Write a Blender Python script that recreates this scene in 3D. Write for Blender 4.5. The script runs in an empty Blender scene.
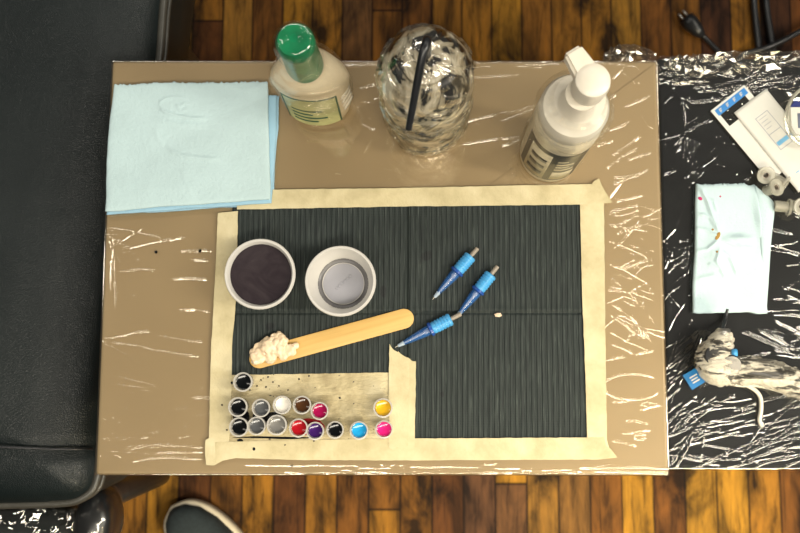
import bpy, bmesh, math, random
import numpy as np
from mathutils import Vector, Matrix, noise
random.seed(7); rng = np.random.default_rng(11)
SC = bpy.context.scene; COL = SC.collection

# ------------------------------------------------------------------ camera
TZ = 0.70            # height of the work table
CZ = 1.50            # height of the camera
F = 894.0; PX, PY = 432.0, 266.5
TH = math.atan(99.0 / F)
cd = bpy.data.cameras.new('camera'); cam = bpy.data.objects.new('camera', cd); COL.objects.link(cam)
cd.sensor_width = 36.0; cd.lens = F / 800 * 36.0; cd.shift_x = -(PX - 400) / 800
cd.clip_start = 0.02; cd.dof.use_dof = True; cd.dof.focus_distance = 0.79; cd.dof.aperture_fstop = 10
cam.location = (0, 0, CZ); cam.rotation_euler = (TH, 0, 0); SC.camera = cam

# ------------------------------------------------------------------ light
w = bpy.data.worlds.new('room_ambient'); SC.world = w; w.use_nodes = True
w.node_tree.nodes['Background'].inputs[0].default_value = (1.0, 0.95, 0.86, 1)
w.node_tree.nodes['Background'].inputs[1].default_value = 0.07
def area(name, loc, size, power, col, target=(0, 0.1, 0.7)):
    l = bpy.data.lights.new(name, 'AREA'); l.shape = 'RECTANGLE'; l.size, l.size_y = size; l.energy = power; l.color = col
    o = bpy.data.objects.new(name, l); COL.objects.link(o); o.location = loc
    o.rotation_euler = (Vector(target) - Vector(loc)).to_track_quat('-Z', 'Y').to_euler(); return o
area('ceiling_lamp_right', (1.75, -0.25, 2.1), (0.25, 1.0), 32, (1.0, 0.93, 0.80))
area('glint_strip_corner', (1.60, 1.00, 2.5), (0.15, 0.9), 10, (1.0, 0.93, 0.80))  # added strip, keeps upright film wrinkles glinting at the upper right
area('ceiling_lamp_front', (0.30, -1.00, 3.0), (2.8, 0.22), 54, (1.0, 0.92, 0.78))
area('glint_strip_back', (-0.1, 1.75, 2.5), (2.2, 0.16), 14, (1.0, 0.95, 0.86))  # added strip that makes sideways film wrinkles glint
area('glint_strip_left', (-1.90, 0.35, 2.5), (0.12, 1.6), 8, (1.0, 0.93, 0.80))  # added strip so wrinkles on the left of the film catch light
area('floor_fill_front', (0.75, -1.15, 1.5), (0.4, 0.4), 17, (1.0, 0.86, 0.58), target=(0.30, -0.50, 0)).data.spread = 1.25  # added fill light aimed at the near right floorboards
SC.view_settings.view_transform = 'Standard'; SC.view_settings.look = 'None'
SC.view_settings.exposure = 0.02; SC.view_settings.gamma = 1.0; SC.view_settings.use_curve_mapping = False

# ------------------------------------------------------------------ helpers
def px(x, y, z=TZ):
    """Point of the photograph (pixels) on the horizontal plane z."""
    a, b = (x - PX) / F, -(y - PY) / F
    s, c = math.sin(TH), math.cos(TH)
    d = Vector((a, b * c + s, b * s - c)); t = (z - CZ) / d.z
    return Vector((d.x * t, d.y * t, z))
def link(o):
    COL.objects.link(o); return o
def tag(o, label=None, cat=None, group=None, kind=None):
    if label: o['label'] = label
    if cat: o['category'] = cat
    if group: o['group'] = group
    if kind: o['kind'] = kind
    return o
def thing(name, label, cat, loc=(0, 0, 0), group=None):
    o = link(bpy.data.objects.new(name, None)); o.empty_display_size = 0.02; o.location = loc
    return tag(o, label, cat, group)
def finish(me, name, m, parent=None, smooth=True, world=False, label=None):
    o = link(bpy.data.objects.new(name, me)); me.materials.append(m)
    if smooth:
        me.polygons.foreach_set('use_smooth', [True] * len(me.polygons))
    if parent is not None:
        if world: me.transform(Matrix.Translation(-Vector(parent.location)))
        o.parent = parent
    if label: o['label'] = label
    return o
def obj(name, bm, m, parent=None, smooth=True, world=False, label=None, sharp=None):
    bmesh.ops.recalc_face_normals(bm, faces=bm.faces)
    me = bpy.data.meshes.new(name); bm.to_mesh(me); bm.free()
    o = finish(me, name, m, parent, smooth, world, label)
    if smooth and sharp:
        me.set_sharp_from_angle(angle=math.radians(sharp))
    return o
def recenter(o):
    """Move a one-mesh thing's origin to its base centre."""
    me = o.data; n = len(me.vertices); a = np.empty(n * 3); me.vertices.foreach_get('co', a); a = a.reshape(-1, 3)
    c = Vector(((a[:, 0].min() + a[:, 0].max()) / 2, (a[:, 1].min() + a[:, 1].max()) / 2, a[:, 2].min()))
    me.transform(Matrix.Translation(-c)); o.location = c; return o
def dup(root, loc=None, rot=None, label=None):
    r = root.copy(); COL.objects.link(r)
    if loc is not None: r.location = loc
    if rot is not None: r.rotation_euler = rot
    if label: r['label'] = label
    for ch in list(root.children):
        c = ch.copy(); COL.objects.link(c); c.parent = r
        for g in list(ch.children):
            d = g.copy(); COL.objects.link(d); d.parent = c
    return r
def lathe(prof, seg=48, closed=False, M=None):
    bm = bmesh.new(); rings = []
    for r, z in prof:
        if r < 1e-6: rings.append([bm.verts.new((0, 0, z))])
        else: rings.append([bm.verts.new((r * math.cos(2 * math.pi * i / seg), r * math.sin(2 * math.pi * i / seg), z)) for i in range(seg)])
    pairs = list(zip(rings, rings[1:]))
    if closed: pairs.append((rings[-1], rings[0]))
    for A, B in pairs:
        for i in range(seg):
            j = (i + 1) % seg
            f = [A[i], A[j], B[j], B[i]] if len(A) > 1 and len(B) > 1 else ([A[0], B[j], B[i]] if len(A) == 1 else [A[i], A[j], B[0]])
            if len(A) == 1 and len(B) == 1: continue
            bm.faces.new(f)
    if M is not None: bm.transform(M)
    return bm
def smooth_path(pts, n=8):
    P = [Vector(p) for p in pts]; out = []
    for i in range(len(P) - 1):
        p0, p1, p2, p3 = P[max(i - 1, 0)], P[i], P[i + 1], P[min(i + 2, len(P) - 1)]
        for k in range(n):
            t = k / n
            out.append(0.5 * ((2 * p1) + (p2 - p0) * t + (2 * p0 - 5 * p1 + 4 * p2 - p3) * t * t + (3 * p1 - p0 - 3 * p2 + p3) * t ** 3))
    out.append(P[-1]); return out
def tube(pts, rad, seg=12, bm=None, flat=1.0):
    bm = bm or bmesh.new(); P = [Vector(p) for p in pts]; n = len(P)
    R = rad if isinstance(rad, (list, tuple)) else [rad] * n
    up = Vector((0, 0, 1)); rings = []
    T0 = (P[1] - P[0]).normalized(); N = T0.cross(up)
    if N.length < 1e-3: N = Vector((1, 0, 0))
    N.normalize()
    for i in range(n):
        T = (P[min(i + 1, n - 1)] - P[max(i - 1, 0)]).normalized()
        N = (N - T * N.dot(T)).normalized(); B = T.cross(N)
        rings.append([bm.verts.new(P[i] + R[i] * (N * math.cos(2 * math.pi * k / seg) + flat * B * math.sin(2 * math.pi * k / seg))) for k in range(seg)])
    for A, B in zip(rings, rings[1:]):
        for k in range(seg):
            j = (k + 1) % seg; bm.faces.new((A[k], A[j], B[j], B[k]))
    bm.faces.new(rings[0][::-1]); bm.faces.new(rings[-1]); return bm
def slab(poly, z0, z1, bev=0.0, seg=2, bm=None):
    nb = bmesh.new(); vs = [nb.verts.new((p[0], p[1], z0)) for p in poly]
    f = nb.faces.new(vs); r = bmesh.ops.extrude_face_region(nb, geom=[f])
    bmesh.ops.translate(nb, verts=[v for v in r['geom'] if isinstance(v, bmesh.types.BMVert)], vec=(0, 0, z1 - z0))
    if bev > 0:
        top = [e for e in nb.edges if all(abs(v.co.z - z1) < 1e-7 for v in e.verts)] + [e for e in nb.edges if all(abs(v.co.z - z0) < 1e-7 for v in e.verts)]
        bmesh.ops.bevel(nb, geom=top, offset=bev, segments=seg, affect='EDGES', profile=0.5)
    bmesh.ops.triangulate(nb, faces=[f for f in nb.faces if len(f.verts) > 4])
    return nb
def box(c, s, bev=0.0, seg=3):
    bm = bmesh.new(); bmesh.ops.create_cube(bm, size=1); bmesh.ops.scale(bm, verts=bm.verts, vec=s)
    if bev: bmesh.ops.bevel(bm, geom=bm.edges[:], offset=bev, segments=seg, affect='EDGES')
    bmesh.ops.translate(bm, verts=bm.verts, vec=c); return bm
def round_poly(poly, r, n=6):
    out = []; N = len(poly)
    for i in range(N):
        p, a, b = Vector(poly[i][:2]), Vector(poly[i - 1][:2]), Vector(poly[(i + 1) % N][:2])
        u, v = (a - p), (b - p); rr = min(r, u.length * .49, v.length * .49)
        s, e = p + u.normalized() * rr, p + v.normalized() * rr
        for k in range(n + 1):
            t = k / n; out.append((1 - t) ** 2 * s + 2 * t * (1 - t) * p + t * t * e)
    return out
def jag(poly, step, amp):
    out = []; N = len(poly)
    for i in range(N):
        a, b = Vector(poly[i][:2]), Vector(poly[(i + 1) % N][:2]); L = (b - a).length; k = max(1, int(L / step))
        nn = Vector((-(b - a).y, (b - a).x)).normalized()
        for j in range(k):
            q = a.lerp(b, j / k); out.append(q + nn * random.uniform(-amp, amp) * (0 if j == 0 else 1))
    return out
def grid_mesh(name, P, flip=False):
    """P: (ny, nx, 3) array of points -> quad mesh"""
    ny, nx = P.shape[:2]
    idx = np.arange(ny * nx).reshape(ny, nx)
    q = np.stack([idx[:-1, :-1], idx[:-1, 1:], idx[1:, 1:], idx[1:, :-1]], -1).reshape(-1, 4)
    me = bpy.data.meshes.new(name); me.vertices.add(ny * nx); me.vertices.foreach_set('co', P.astype(np.float32).ravel())
    me.loops.add(q.size); me.loops.foreach_set('vertex_index', q.astype(np.int32).ravel())
    me.polygons.add(len(q)); me.polygons.foreach_set('loop_start', np.arange(0, q.size, 4, dtype=np.int32))
    me.update(calc_edges=True); me.validate(); return me
def sheet_solid(name, top, th, zmin=None):
    """closed thin solid: top surface points and a copy th lower"""
    ny, nx = top.shape[:2]; bot = top.copy(); bot[..., 2] -= th
    if zmin is not None: bot[..., 2] = np.maximum(zmin, bot[..., 2])
    n = ny * nx; idx = np.arange(n).reshape(ny, nx)
    q1 = np.stack([idx[:-1, :-1], idx[:-1, 1:], idx[1:, 1:], idx[1:, :-1]], -1).reshape(-1, 4); q2 = q1[:, ::-1] + n
    per = np.concatenate([idx[0, :], idx[1:, -1], idx[-1, -2::-1], idx[-2:0:-1, 0]]); nxt = np.roll(per, -1)
    q3 = np.stack([nxt, per, per + n, nxt + n], -1)
    q = np.concatenate([q1, q2, q3]); P = np.concatenate([top.reshape(-1, 3), bot.reshape(-1, 3)])
    me = bpy.data.meshes.new(name); me.vertices.add(2 * n); me.vertices.foreach_set('co', P.astype(np.float32).ravel())
    me.loops.add(q.size); me.loops.foreach_set('vertex_index', q.astype(np.int32).ravel())
    me.polygons.add(len(q)); me.polygons.foreach_set('loop_start', np.arange(0, q.size, 4, dtype=np.int32))
    me.update(calc_edges=True); me.validate(); return me
def vnoise(X, Y, scale, seed=0, oct=2):
    """smooth value noise on arrays"""
    out = np.zeros_like(X); amp = 1.0
    for o in range(oct):
        r = np.random.default_rng(seed + o * 17).uniform(-1, 1, (64, 64))
        u, v = X * scale * 2 ** o + 100.3, Y * scale * 2 ** o + 57.7
        iu, iv = np.floor(u).astype(int), np.floor(v).astype(int); fu, fv = u - iu, v - iv
        fu, fv = fu * fu * (3 - 2 * fu), fv * fv * (3 - 2 * fv)
        g = lambda a, b: r[a % 64, b % 64]
        out += amp * ((g(iu, iv) * (1 - fu) + g(iu + 1, iv) * fu) * (1 - fv) + (g(iu, iv + 1) * (1 - fu) + g(iu + 1, iv + 1) * fu) * fv); amp *= .5
    return out
def ridges(X, Y, lines):
    """lines: (points world xy, height, sigma). X, Y from meshgrid. Returns the summed wrinkle relief."""
    Z = np.zeros_like(X); xs, ys = X[0], Y[:, 0]
    for pts, h, s in lines:
        pts = [np.array(p[:2]) for p in pts]; L = [0]
        for a, b in zip(pts, pts[1:]): L.append(L[-1] + np.linalg.norm(b - a))
        tot = max(L[-1], 1e-6); A = np.array(pts); m = 3.2 * s
        i0, i1 = np.searchsorted(xs, A[:, 0].min() - m), np.searchsorted(xs, A[:, 0].max() + m)
        j0, j1 = np.searchsorted(ys, A[:, 1].min() - m), np.searchsorted(ys, A[:, 1].max() + m)
        if i1 <= i0 or j1 <= j0: continue
        x, y = X[j0:j1, i0:i1], Y[j0:j1, i0:i1]; best = np.full(x.shape, 9.0); tt = np.zeros(x.shape)
        for k, (a, b) in enumerate(zip(pts, pts[1:])):
            d = b - a; l2 = max(d @ d, 1e-12); t = np.clip(((x - a[0]) * d[0] + (y - a[1]) * d[1]) / l2, 0, 1)
            dist = np.hypot(x - a[0] - t * d[0], y - a[1] - t * d[1]); c = dist < best
            best = np.where(c, dist, best); tt = np.where(c, (L[k] + t * (L[k + 1] - L[k])) / tot, tt)
        taper = np.clip(np.minimum(tt, 1 - tt) * 6 + .15, 0, 1)
        Z[j0:j1, i0:i1] = np.maximum(Z[j0:j1, i0:i1], h * taper * np.exp(-(best / s) ** 2))
    return Z
def streak(x0, y0, x1, y1, z, h=.0007, s=.00055, wob=1.2):
    n = max(2, int(math.hypot(x1 - x0, y1 - y0) / 9)); out = []
    L = max(math.hypot(x1 - x0, y1 - y0), 1e-6); nx, ny = -(y1 - y0) / L, (x1 - x0) / L; bow = random.uniform(-1, 1) * L * .04
    for i in range(n + 1):
        t = i / n; k = random.uniform(-wob, wob) * .5 + bow * math.sin(math.pi * t)
        out.append(px(x0 + (x1 - x0) * t + nx * k, y0 + (y1 - y0) * t + ny * k, z))
    return (out, h, s)

# ------------------------------------------------------------------ materials
class N:
    def __init__(s, name):
        s.m = bpy.data.materials.new(name); s.m.use_nodes = True; s.t = s.m.node_tree
        s.b = s.t.nodes['Principled BSDF']; s.out = s.t.nodes['Material Output']
    def n(s, typ, **kw):
        nd = s.t.nodes.new(typ)
        for k, v in kw.items(): setattr(nd, k, v)
        return nd
    def l(s, a, b): s.t.links.new(a, b)
    def coords(s, scale=(1, 1, 1), rot=(0, 0, 0)):
        tc = s.n('ShaderNodeTexCoord'); mp = s.n('ShaderNodeMapping'); s.l(tc.outputs['Object'], mp.inputs[0])
        mp.inputs['Scale'].default_value = scale; mp.inputs['Rotation'].default_value = rot; return mp.outputs[0]
    def noise(s, vec, scale, detail=3, rough=.55, dist=0):
        nd = s.n('ShaderNodeTexNoise'); s.l(vec, nd.inputs['Vector']); nd.inputs['Scale'].default_value = scale
        nd.inputs['Detail'].default_value = detail; nd.inputs['Roughness'].default_value = rough; nd.inputs['Distortion'].default_value = dist
        return nd.outputs['Fac']
    def ramp(s, fac, stops, const=False):
        r = s.n('ShaderNodeValToRGB'); s.l(fac, r.inputs[0]); e = r.color_ramp.elements
        if const: r.color_ramp.interpolation = 'CONSTANT'
        while len(e) < len(stops): e.new(.5)
        for el, (p, c) in zip(e, stops): el.position = p; el.color = (*c, 1) if len(c) == 3 else c
        return r.outputs[0]
    def bump(s, h, strength, dist=.001, prev=None):
        b = s.n('ShaderNodeBump'); s.l(h, b.inputs['Height']); b.inputs['Strength'].default_value = strength; b.inputs['Distance'].default_value = dist
        if prev is not None: s.l(prev, b.inputs['Normal'])
        s.l(b.outputs[0], s.b.inputs['Normal']); return b.outputs[0]
    def mix(s, fac, a, b, mode='MIX'):
        m = s.n('ShaderNodeMix', data_type='RGBA', blend_type=mode)
        if isinstance(fac, (int, float)): m.inputs[0].default_value = fac
        else: s.l(fac, m.inputs[0])
        for i, c in ((6, a), (7, b)):
            if isinstance(c, tuple): m.inputs[i].default_value = (*c, 1)
            else: s.l(c, m.inputs[i])
        return m.outputs[2]
    def base(s, c):
        if isinstance(c, tuple): s.b.inputs['Base Color'].default_value = (*c, 1)
        else: s.l(c, s.b.inputs['Base Color'])
    def set(s, **kw):
        for k, v in kw.items(): s.b.inputs[k.replace('_', ' ')].default_value = v
        return s
def simple(name, c, rough=.5, var=.08, scale=60, bump=0, bscale=400, **kw):
    q = N(name); v = q.coords(); f = q.noise(v, scale, 3)
    q.base(q.ramp(f, [(.3, tuple(x * (1 - var) for x in c)), (.7, tuple(min(1, x * (1 + var)) for x in c))])); q.set(Roughness=rough, **kw)
    if bump: q.bump(q.noise(v, bscale, 4), bump, .0005)
    return q.m
def film(name, fac=.16, rough=.12, tint=(1, .985, .95), bscale=0, bstr=.3, graze=.35):
    """clear cling film: see-through with a glossy skin"""
    q = N(name); q.t.nodes.remove(q.b); tr = q.n('ShaderNodeBsdfTransparent'); gl = q.n('ShaderNodeBsdfGlossy'); mx = q.n('ShaderNodeMixShader')
    tr.inputs[0].default_value = (.97, .97, .96, 1); gl.inputs[0].default_value = (*tint, 1); gl.inputs['Roughness'].default_value = rough
    lw = q.n('ShaderNodeLayerWeight'); lw.inputs[0].default_value = .35; ma = q.n('ShaderNodeMath', operation='MULTIPLY_ADD')
    q.l(lw.outputs['Facing'], ma.inputs[0]); ma.inputs[1].default_value = graze; ma.inputs[2].default_value = fac
    if bscale:
        b = q.n('ShaderNodeBump'); q.l(q.noise(q.coords(), bscale, 4, .6, 1.0), b.inputs['Height']); b.inputs['Strength'].default_value = bstr; b.inputs['Distance'].default_value = .001
        q.l(b.outputs[0], gl.inputs['Normal'])
    q.l(ma.outputs[0], mx.inputs[0]); q.l(tr.outputs[0], mx.inputs[1]); q.l(gl.outputs[0], mx.inputs[2]); q.l(mx.outputs[0], q.out.inputs[0]); return q.m
M = {}
# wood floor: narrow worn boards running away from the viewer
q = N('worn_floorboards'); v = q.coords(); sx = q.n('ShaderNodeSeparateXYZ'); q.l(v, sx.inputs[0])
wob = q.n('ShaderNodeMath', operation='DIVIDE'); q.l(sx.outputs[0], wob.inputs[0]); wob.inputs[1].default_value = .052
fl = q.n('ShaderNodeMath', operation='FLOOR'); q.l(wob.outputs[0], fl.inputs[0]); fr = q.n('ShaderNodeMath', operation='FRACT'); q.l(wob.outputs[0], fr.inputs[0])
wn0 = q.n('ShaderNodeTexWhiteNoise', noise_dimensions='1D'); q.l(fl.outputs[0], wn0.inputs['W'])
yo = q.n('ShaderNodeMath', operation='MULTIPLY_ADD'); q.l(wn0.outputs['Value'], yo.inputs[0]); yo.inputs[1].default_value = 3.1; q.l(sx.outputs[1], yo.inputs[2])
yd = q.n('ShaderNodeMath', operation='DIVIDE'); q.l(yo.outputs[0], yd.inputs[0]); yd.inputs[1].default_value = .85
yf = q.n('ShaderNodeMath', operation='FLOOR'); q.l(yd.outputs[0], yf.inputs[0]); yfr = q.n('ShaderNodeMath', operation='FRACT'); q.l(yd.outputs[0], yfr.inputs[0])
cx = q.n('ShaderNodeCombineXYZ'); q.l(fl.outputs[0], cx.inputs[0]); q.l(yf.outputs[0], cx.inputs[1])
wn = q.n('ShaderNodeTexWhiteNoise', noise_dimensions='2D'); q.l(cx.outputs[0], wn.inputs['Vector'])
colr = q.ramp(wn.outputs['Value'], [(0, (.09, .04, .026)), (.22, (.20, .08, .024)), (.45, (.31, .145, .03)), (.68, (.46, .23, .035)), (.86, (.54, .30, .04)), (1, (.16, .08, .05))])
gr = q.noise(q.coords((22, 2.2, 1)), 4, 6, .65, .6); blot = q.noise(q.coords((3, 1.2, 1)), 6, 4, .6, .4)
c1 = q.mix(1.0, colr, q.ramp(gr, [(.30, (.22, .2, .19)), (.48, (.9, .9, .9)), (.75, (1.3, 1.25, 1.1))]), 'MULTIPLY')
c2 = q.mix(1.0, c1, q.ramp(blot, [(.36, (.10, .095, .11)), (.50, (.75, .73, .70)), (.68, (1.3, 1.25, 1.1))]), 'MULTIPLY')
gap = q.ramp(fr.outputs[0], [(0, (.06, .05, .045)), (.06, (.46, .43, .36)), (.94, (.46, .43, .36)), (1, (.06, .05, .045))])
gap2 = q.ramp(yfr.outputs[0], [(0, (.1, .09, .08)), (.004, (1, 1, 1)), (.996, (1, 1, 1)), (1, (.1, .09, .08))])
q.base(q.mix(1.0, q.mix(1.0, c2, gap, 'MULTIPLY'), gap2, 'MULTIPLY')); q.set(Roughness=.8, Specular_IOR_Level=.15); q.bump(gr, .25, .002); M['floor'] = q.m
# table top: satin champagne metal-look board
q = N('champagne_board'); v = q.coords(); f = q.noise(v, 3.5, 3); q.base(q.ramp(f, [(.3, (.37, .27, .145)), (.7, (.47, .35, .195))])); q.set(Roughness=.42, Metallic=.25)
q.bump(q.noise(q.coords((1, 1, 1)), 160, 3), .03, .0005); M['board'] = q.m
q = N('black_board'); v = q.coords(); q.base(q.ramp(q.noise(v, 30, 4), [(.3, (.004, .0045, .005)), (.7, (.009, .010, .0105))])); q.set(Roughness=.45, Specular_IOR_Level=.25)
q.bump(q.noise(v, 300, 3), .15, .0006); M['blackboard'] = q.m
M['film'] = film('cling_film', .125, .08, (1, .96, .86)); M['film_crinkle'] = film('crinkled_film', .16, .08, (1, .97, .9))
M['film_bottle'] = film('wash_bottle_film', .30, .12, (1, .97, .9), graze=.12); M['film_soft'] = film('clear_bag_film', .07, .12, (1, .97, .9), graze=.12); M['film_table'] = film('side_table_film', .11, .08, (1, .98, .93))
M['metal'] = simple('dark_steel', (.08, .08, .085), .35, .1, Metallic=.8)
# leather
q = N('black_leather'); v = q.coords(); vo = q.n('ShaderNodeTexVoronoi', feature='DISTANCE_TO_EDGE'); q.l(v, vo.inputs['Vector']); vo.inputs['Scale'].default_value = 520
q.base(q.ramp(q.noise(v, 12, 4), [(.3, (.004, .008, .0085)), (.7, (.008, .0125, .013))])); q.set(Roughness=.38, Specular_IOR_Level=.36)
b1 = q.bump(q.noise(v, 14, 3), .25, .004); q.bump(q.ramp(vo.outputs[0], [(0, (0, 0, 0)), (.2, (1, 1, 1))]), .35, .0005, b1); M['leather'] = q.m
M['piping'] = simple('piping_vinyl', (.05, .048, .04), .35, .15)
# absorbent bib
def bib_material(loc):
    q = N('black_crepe_bib'); v = q.coords(); f = q.noise(q.coords((420, 16, 1)), 2, 4, .6)
    cc = q.ramp(f, [(.3, (.004, .008, .008)), (.55, (.012, .020, .018)), (.8, (.075, .09, .08))]); rgh = None
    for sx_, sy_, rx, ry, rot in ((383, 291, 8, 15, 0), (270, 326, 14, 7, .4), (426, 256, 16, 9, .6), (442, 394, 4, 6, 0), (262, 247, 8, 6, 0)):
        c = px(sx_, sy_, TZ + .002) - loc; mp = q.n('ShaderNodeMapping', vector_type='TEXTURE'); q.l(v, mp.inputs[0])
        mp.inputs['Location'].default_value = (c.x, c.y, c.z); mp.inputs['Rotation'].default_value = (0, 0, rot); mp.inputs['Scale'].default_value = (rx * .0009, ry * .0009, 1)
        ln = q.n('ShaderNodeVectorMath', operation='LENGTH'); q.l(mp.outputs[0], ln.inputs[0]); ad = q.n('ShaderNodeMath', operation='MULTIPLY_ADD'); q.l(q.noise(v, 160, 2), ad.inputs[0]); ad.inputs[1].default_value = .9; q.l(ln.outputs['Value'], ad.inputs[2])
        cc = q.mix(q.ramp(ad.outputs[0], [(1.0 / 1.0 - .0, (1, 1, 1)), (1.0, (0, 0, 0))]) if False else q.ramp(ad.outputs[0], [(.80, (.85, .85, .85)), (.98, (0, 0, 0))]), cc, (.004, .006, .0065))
    q.base(cc); q.set(Roughness=.7); q.bump(q.noise(q.coords((420, 60, 1)), 3, 3), .5, .0006); return q.m
# masking tape
q = N('masking_tape'); v = q.coords(); f = q.noise(q.coords((1, 1, 1), (0, 0, .5)), 30, 5, .6, .2); cc = q.ramp(f, [(.30, (.47, .40, .22)), (.5, (.60, .52, .31)), (.7, (.69, .61, .39))])
q.base(cc); q.set(Roughness=.62); q.bump(q.noise(q.coords((300, 200, 1)), 2, 4), .6, .0006, q.bump(q.noise(v, 60, 3, .5, .5), .4, .002)); M['tape'] = q.m
q = N('masking_tape_stained'); v = q.coords(); f = q.noise(v, 26, 5, .65, .5); cc = q.ramp(f, [(.32, (.30, .24, .125)), (.5, (.52, .44, .255)), (.72, (.64, .56, .35))])
sp = q.noise(v, 330, 2, .5); q.base(q.mix(q.ramp(sp, [(.70, (0, 0, 0)), (.73, (1, 1, 1))]), cc, (.02, .02, .02))); q.set(Roughness=.55)
q.bump(q.noise(q.coords((120, 400, 1)), 2, 4), .6, .0006, q.bump(q.noise(q.coords((1, 3, 1)), 40, 3, .6, 1), .7, .004)); M['tape2'] = q.m
def towel_mat(name, c):
    q = N(name); v = q.coords(); q.base(q.ramp(q.noise(v, 40, 4), [(.3, tuple(x * .94 for x in c)), (.7, c)])); q.set(Roughness=.9)
    b1 = q.bump(q.noise(v, 300, 5, .65), .7, .001); q.bump(q.noise(q.coords((1, 1, 1), (0, 0, .4)), 60, 3), .25, .002, b1); return q.m
M['towel'] = towel_mat('pale_blue_tissue', (.50, .655, .68)); M['towel2'] = towel_mat('blue_tissue', (.33, .55, .70)); M['towel3'] = towel_mat('white_blue_tissue', (.53, .68, .71))
M['cream'] = simple('cream_plastic', (.85, .72, .50), .4, .06, 40); M['green'] = simple('green_cap_plastic', (.005, .19, .075), .28, .3, 50)
M['label_green'] = simple('yellow_green_label', (.50, .50, .22), .5, .25, 45); M['dark_green'] = simple('dark_green_print', (.02, .10, .05), .5)
M['white'] = simple('white_plastic', (.78, .72, .60), .35, .05); M['ivory'] = simple('ivory_plastic', (.70, .62, .46), .35, .06)
M['black_pl'] = simple('black_plastic', (.012, .013, .015), .3, .2); M['label_dark'] = simple('black_label', (.015, .016, .02), .4, .2)
M['label_mark'] = simple('pale_label_print', (.55, .48, .33), .5, .2, 120); M['steel'] = simple('brushed_steel', (.62, .60, .56), .3, .1, Metallic=.9)
q = N('patchy_wash_bottle'); v = q.coords(); q.base(q.ramp(q.noise(v, 30, 4, .6, 1.5), [(.455, (.006, .006, .006)), (.49, (.45, .39, .27)), (.60, (.86, .78, .60))])); q.set(Roughness=.3); M['patchy'] = q.m  # noise sets black and cream patches in the body colour
M['cup'] = simple('translucent_cup', (.66, .64, .60), .3, .03, Alpha=.9, Subsurface_Weight=.0); M['cup_shade'] = simple('shaded_cup_corner', (.16, .155, .16), .3, .05, Alpha=.8); M['cup_base'] = simple('translucent_cup_base', (.50, .50, .55), .3, .05, Alpha=.7)  # dark cup ring: corner shading painted in, along with the bib showing through
q = N('murky_rinse_water'); v = q.coords(); q.base(q.ramp(q.noise(v, 35, 4, .55, 2.5), [(.3, (.022, .016, .020)), (.62, (.034, .026, .030)), (.8, (.05, .04, .043))])); q.set(Roughness=.45, Specular_IOR_Level=.12); M['rinse'] = q.m
q = N('birch_stick'); v = q.coords((1, 1, 1)); g = q.noise(q.coords((6, 120, 40)), 2, 4); q.base(q.ramp(g, [(.3, (.60, .37, .11)), (.7, (.72, .47, .16))])); q.set(Roughness=.5); q.bump(g, .1, .0003); M['stick'] = q.m
M['cream_oint'] = simple('beige_ointment', (.80, .62, .42), .32, .1, 90, .3, 500, Coat_Weight=.3); M['crumb'] = simple('pale_crumb', (.75, .58, .42), .7)
M['blue'] = simple('light_blue_plastic', (.08, .38, .74), .3, .12, 150, Alpha=.93); M['blue_clear'] = simple('clear_blue_plastic', (.05, .20, .58), .10, .1, 150, Alpha=.30)
M['blue_ring'] = simple('deep_blue_plastic', (.02, .08, .34), .25, .1, 150); M['plunger'] = simple('smoked_rubber', (.30, .26, .21), .4, .1)
M['tip'] = simple('clear_grey_tip', (.45, .55, .65), .2, .1, Alpha=.7); M['silicone'] = simple('clear_silicone', (.60, .58, .47), .25, .05, Alpha=.42)
M['capwall'] = simple('clear_ink_cap', (.62, .60, .56), .2, .04, Alpha=.62)
def ink(name, c, r=.12): return simple('ink_' + name, c, r, .1, 150)
INK = dict(black=ink('black', (.004, .005, .006)), grey=ink('grey', (.10, .105, .11)), silver=ink('silver', (.22, .215, .20)), white=ink('white', (.86, .82, .74), .4), brown=ink('brown', (.07, .028, .010)),
           magenta=ink('magenta', (.36, .006, .075)), yellow=ink('yellow', (.82, .47, .02)), red=ink('red', (.42, .008, .016)), purple=ink('purple', (.05, .012, .13)), cyan=ink('cyan', (.02, .38, .78)), pink=ink('pink', (.80, .02, .22)))
M['paper'] = simple('white_pouch_paper', (.66, .65, .59), .6, .03, 60); M['print_blue'] = simple('blue_print', (.03, .21, .55), .5, .1); M['print_light'] = simple('light_blue_print', (.16, .42, .66), .5, .1)
M['print_line'] = simple('grey_blue_print', (.22, .25, .33), .5); M['tagblue'] = simple('blue_tag', (.01, .17, .45), .4, .1)
M['clear_tub'] = film('clear_tub_plastic', .13, .08, (1, .98, .9)); M['rubber'] = simple('white_rubber', (.70, .66, .55), .5, .05)
M['shoe'] = simple('black_shoe_mesh', (.020, .030, .034), .75, .2, 200, .4, 900); M['sole'] = simple('cream_sole', (.58, .52, .40), .6, .08); M['lace'] = simple('black_lace', (.008, .009, .01), .8)
M['stain_pink'] = simple('pink_stain', (.45, .02, .12), .8); M['stain_brown'] = simple('ochre_stain', (.34, .20, .04), .8)

# ------------------------------------------------------------------ floor
bm = bmesh.new(); bmesh.ops.create_grid(bm, x_segments=1, y_segments=1, size=2.2); o = obj('floor', bm, M['floor'], smooth=False); tag(o, kind='structure')

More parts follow.
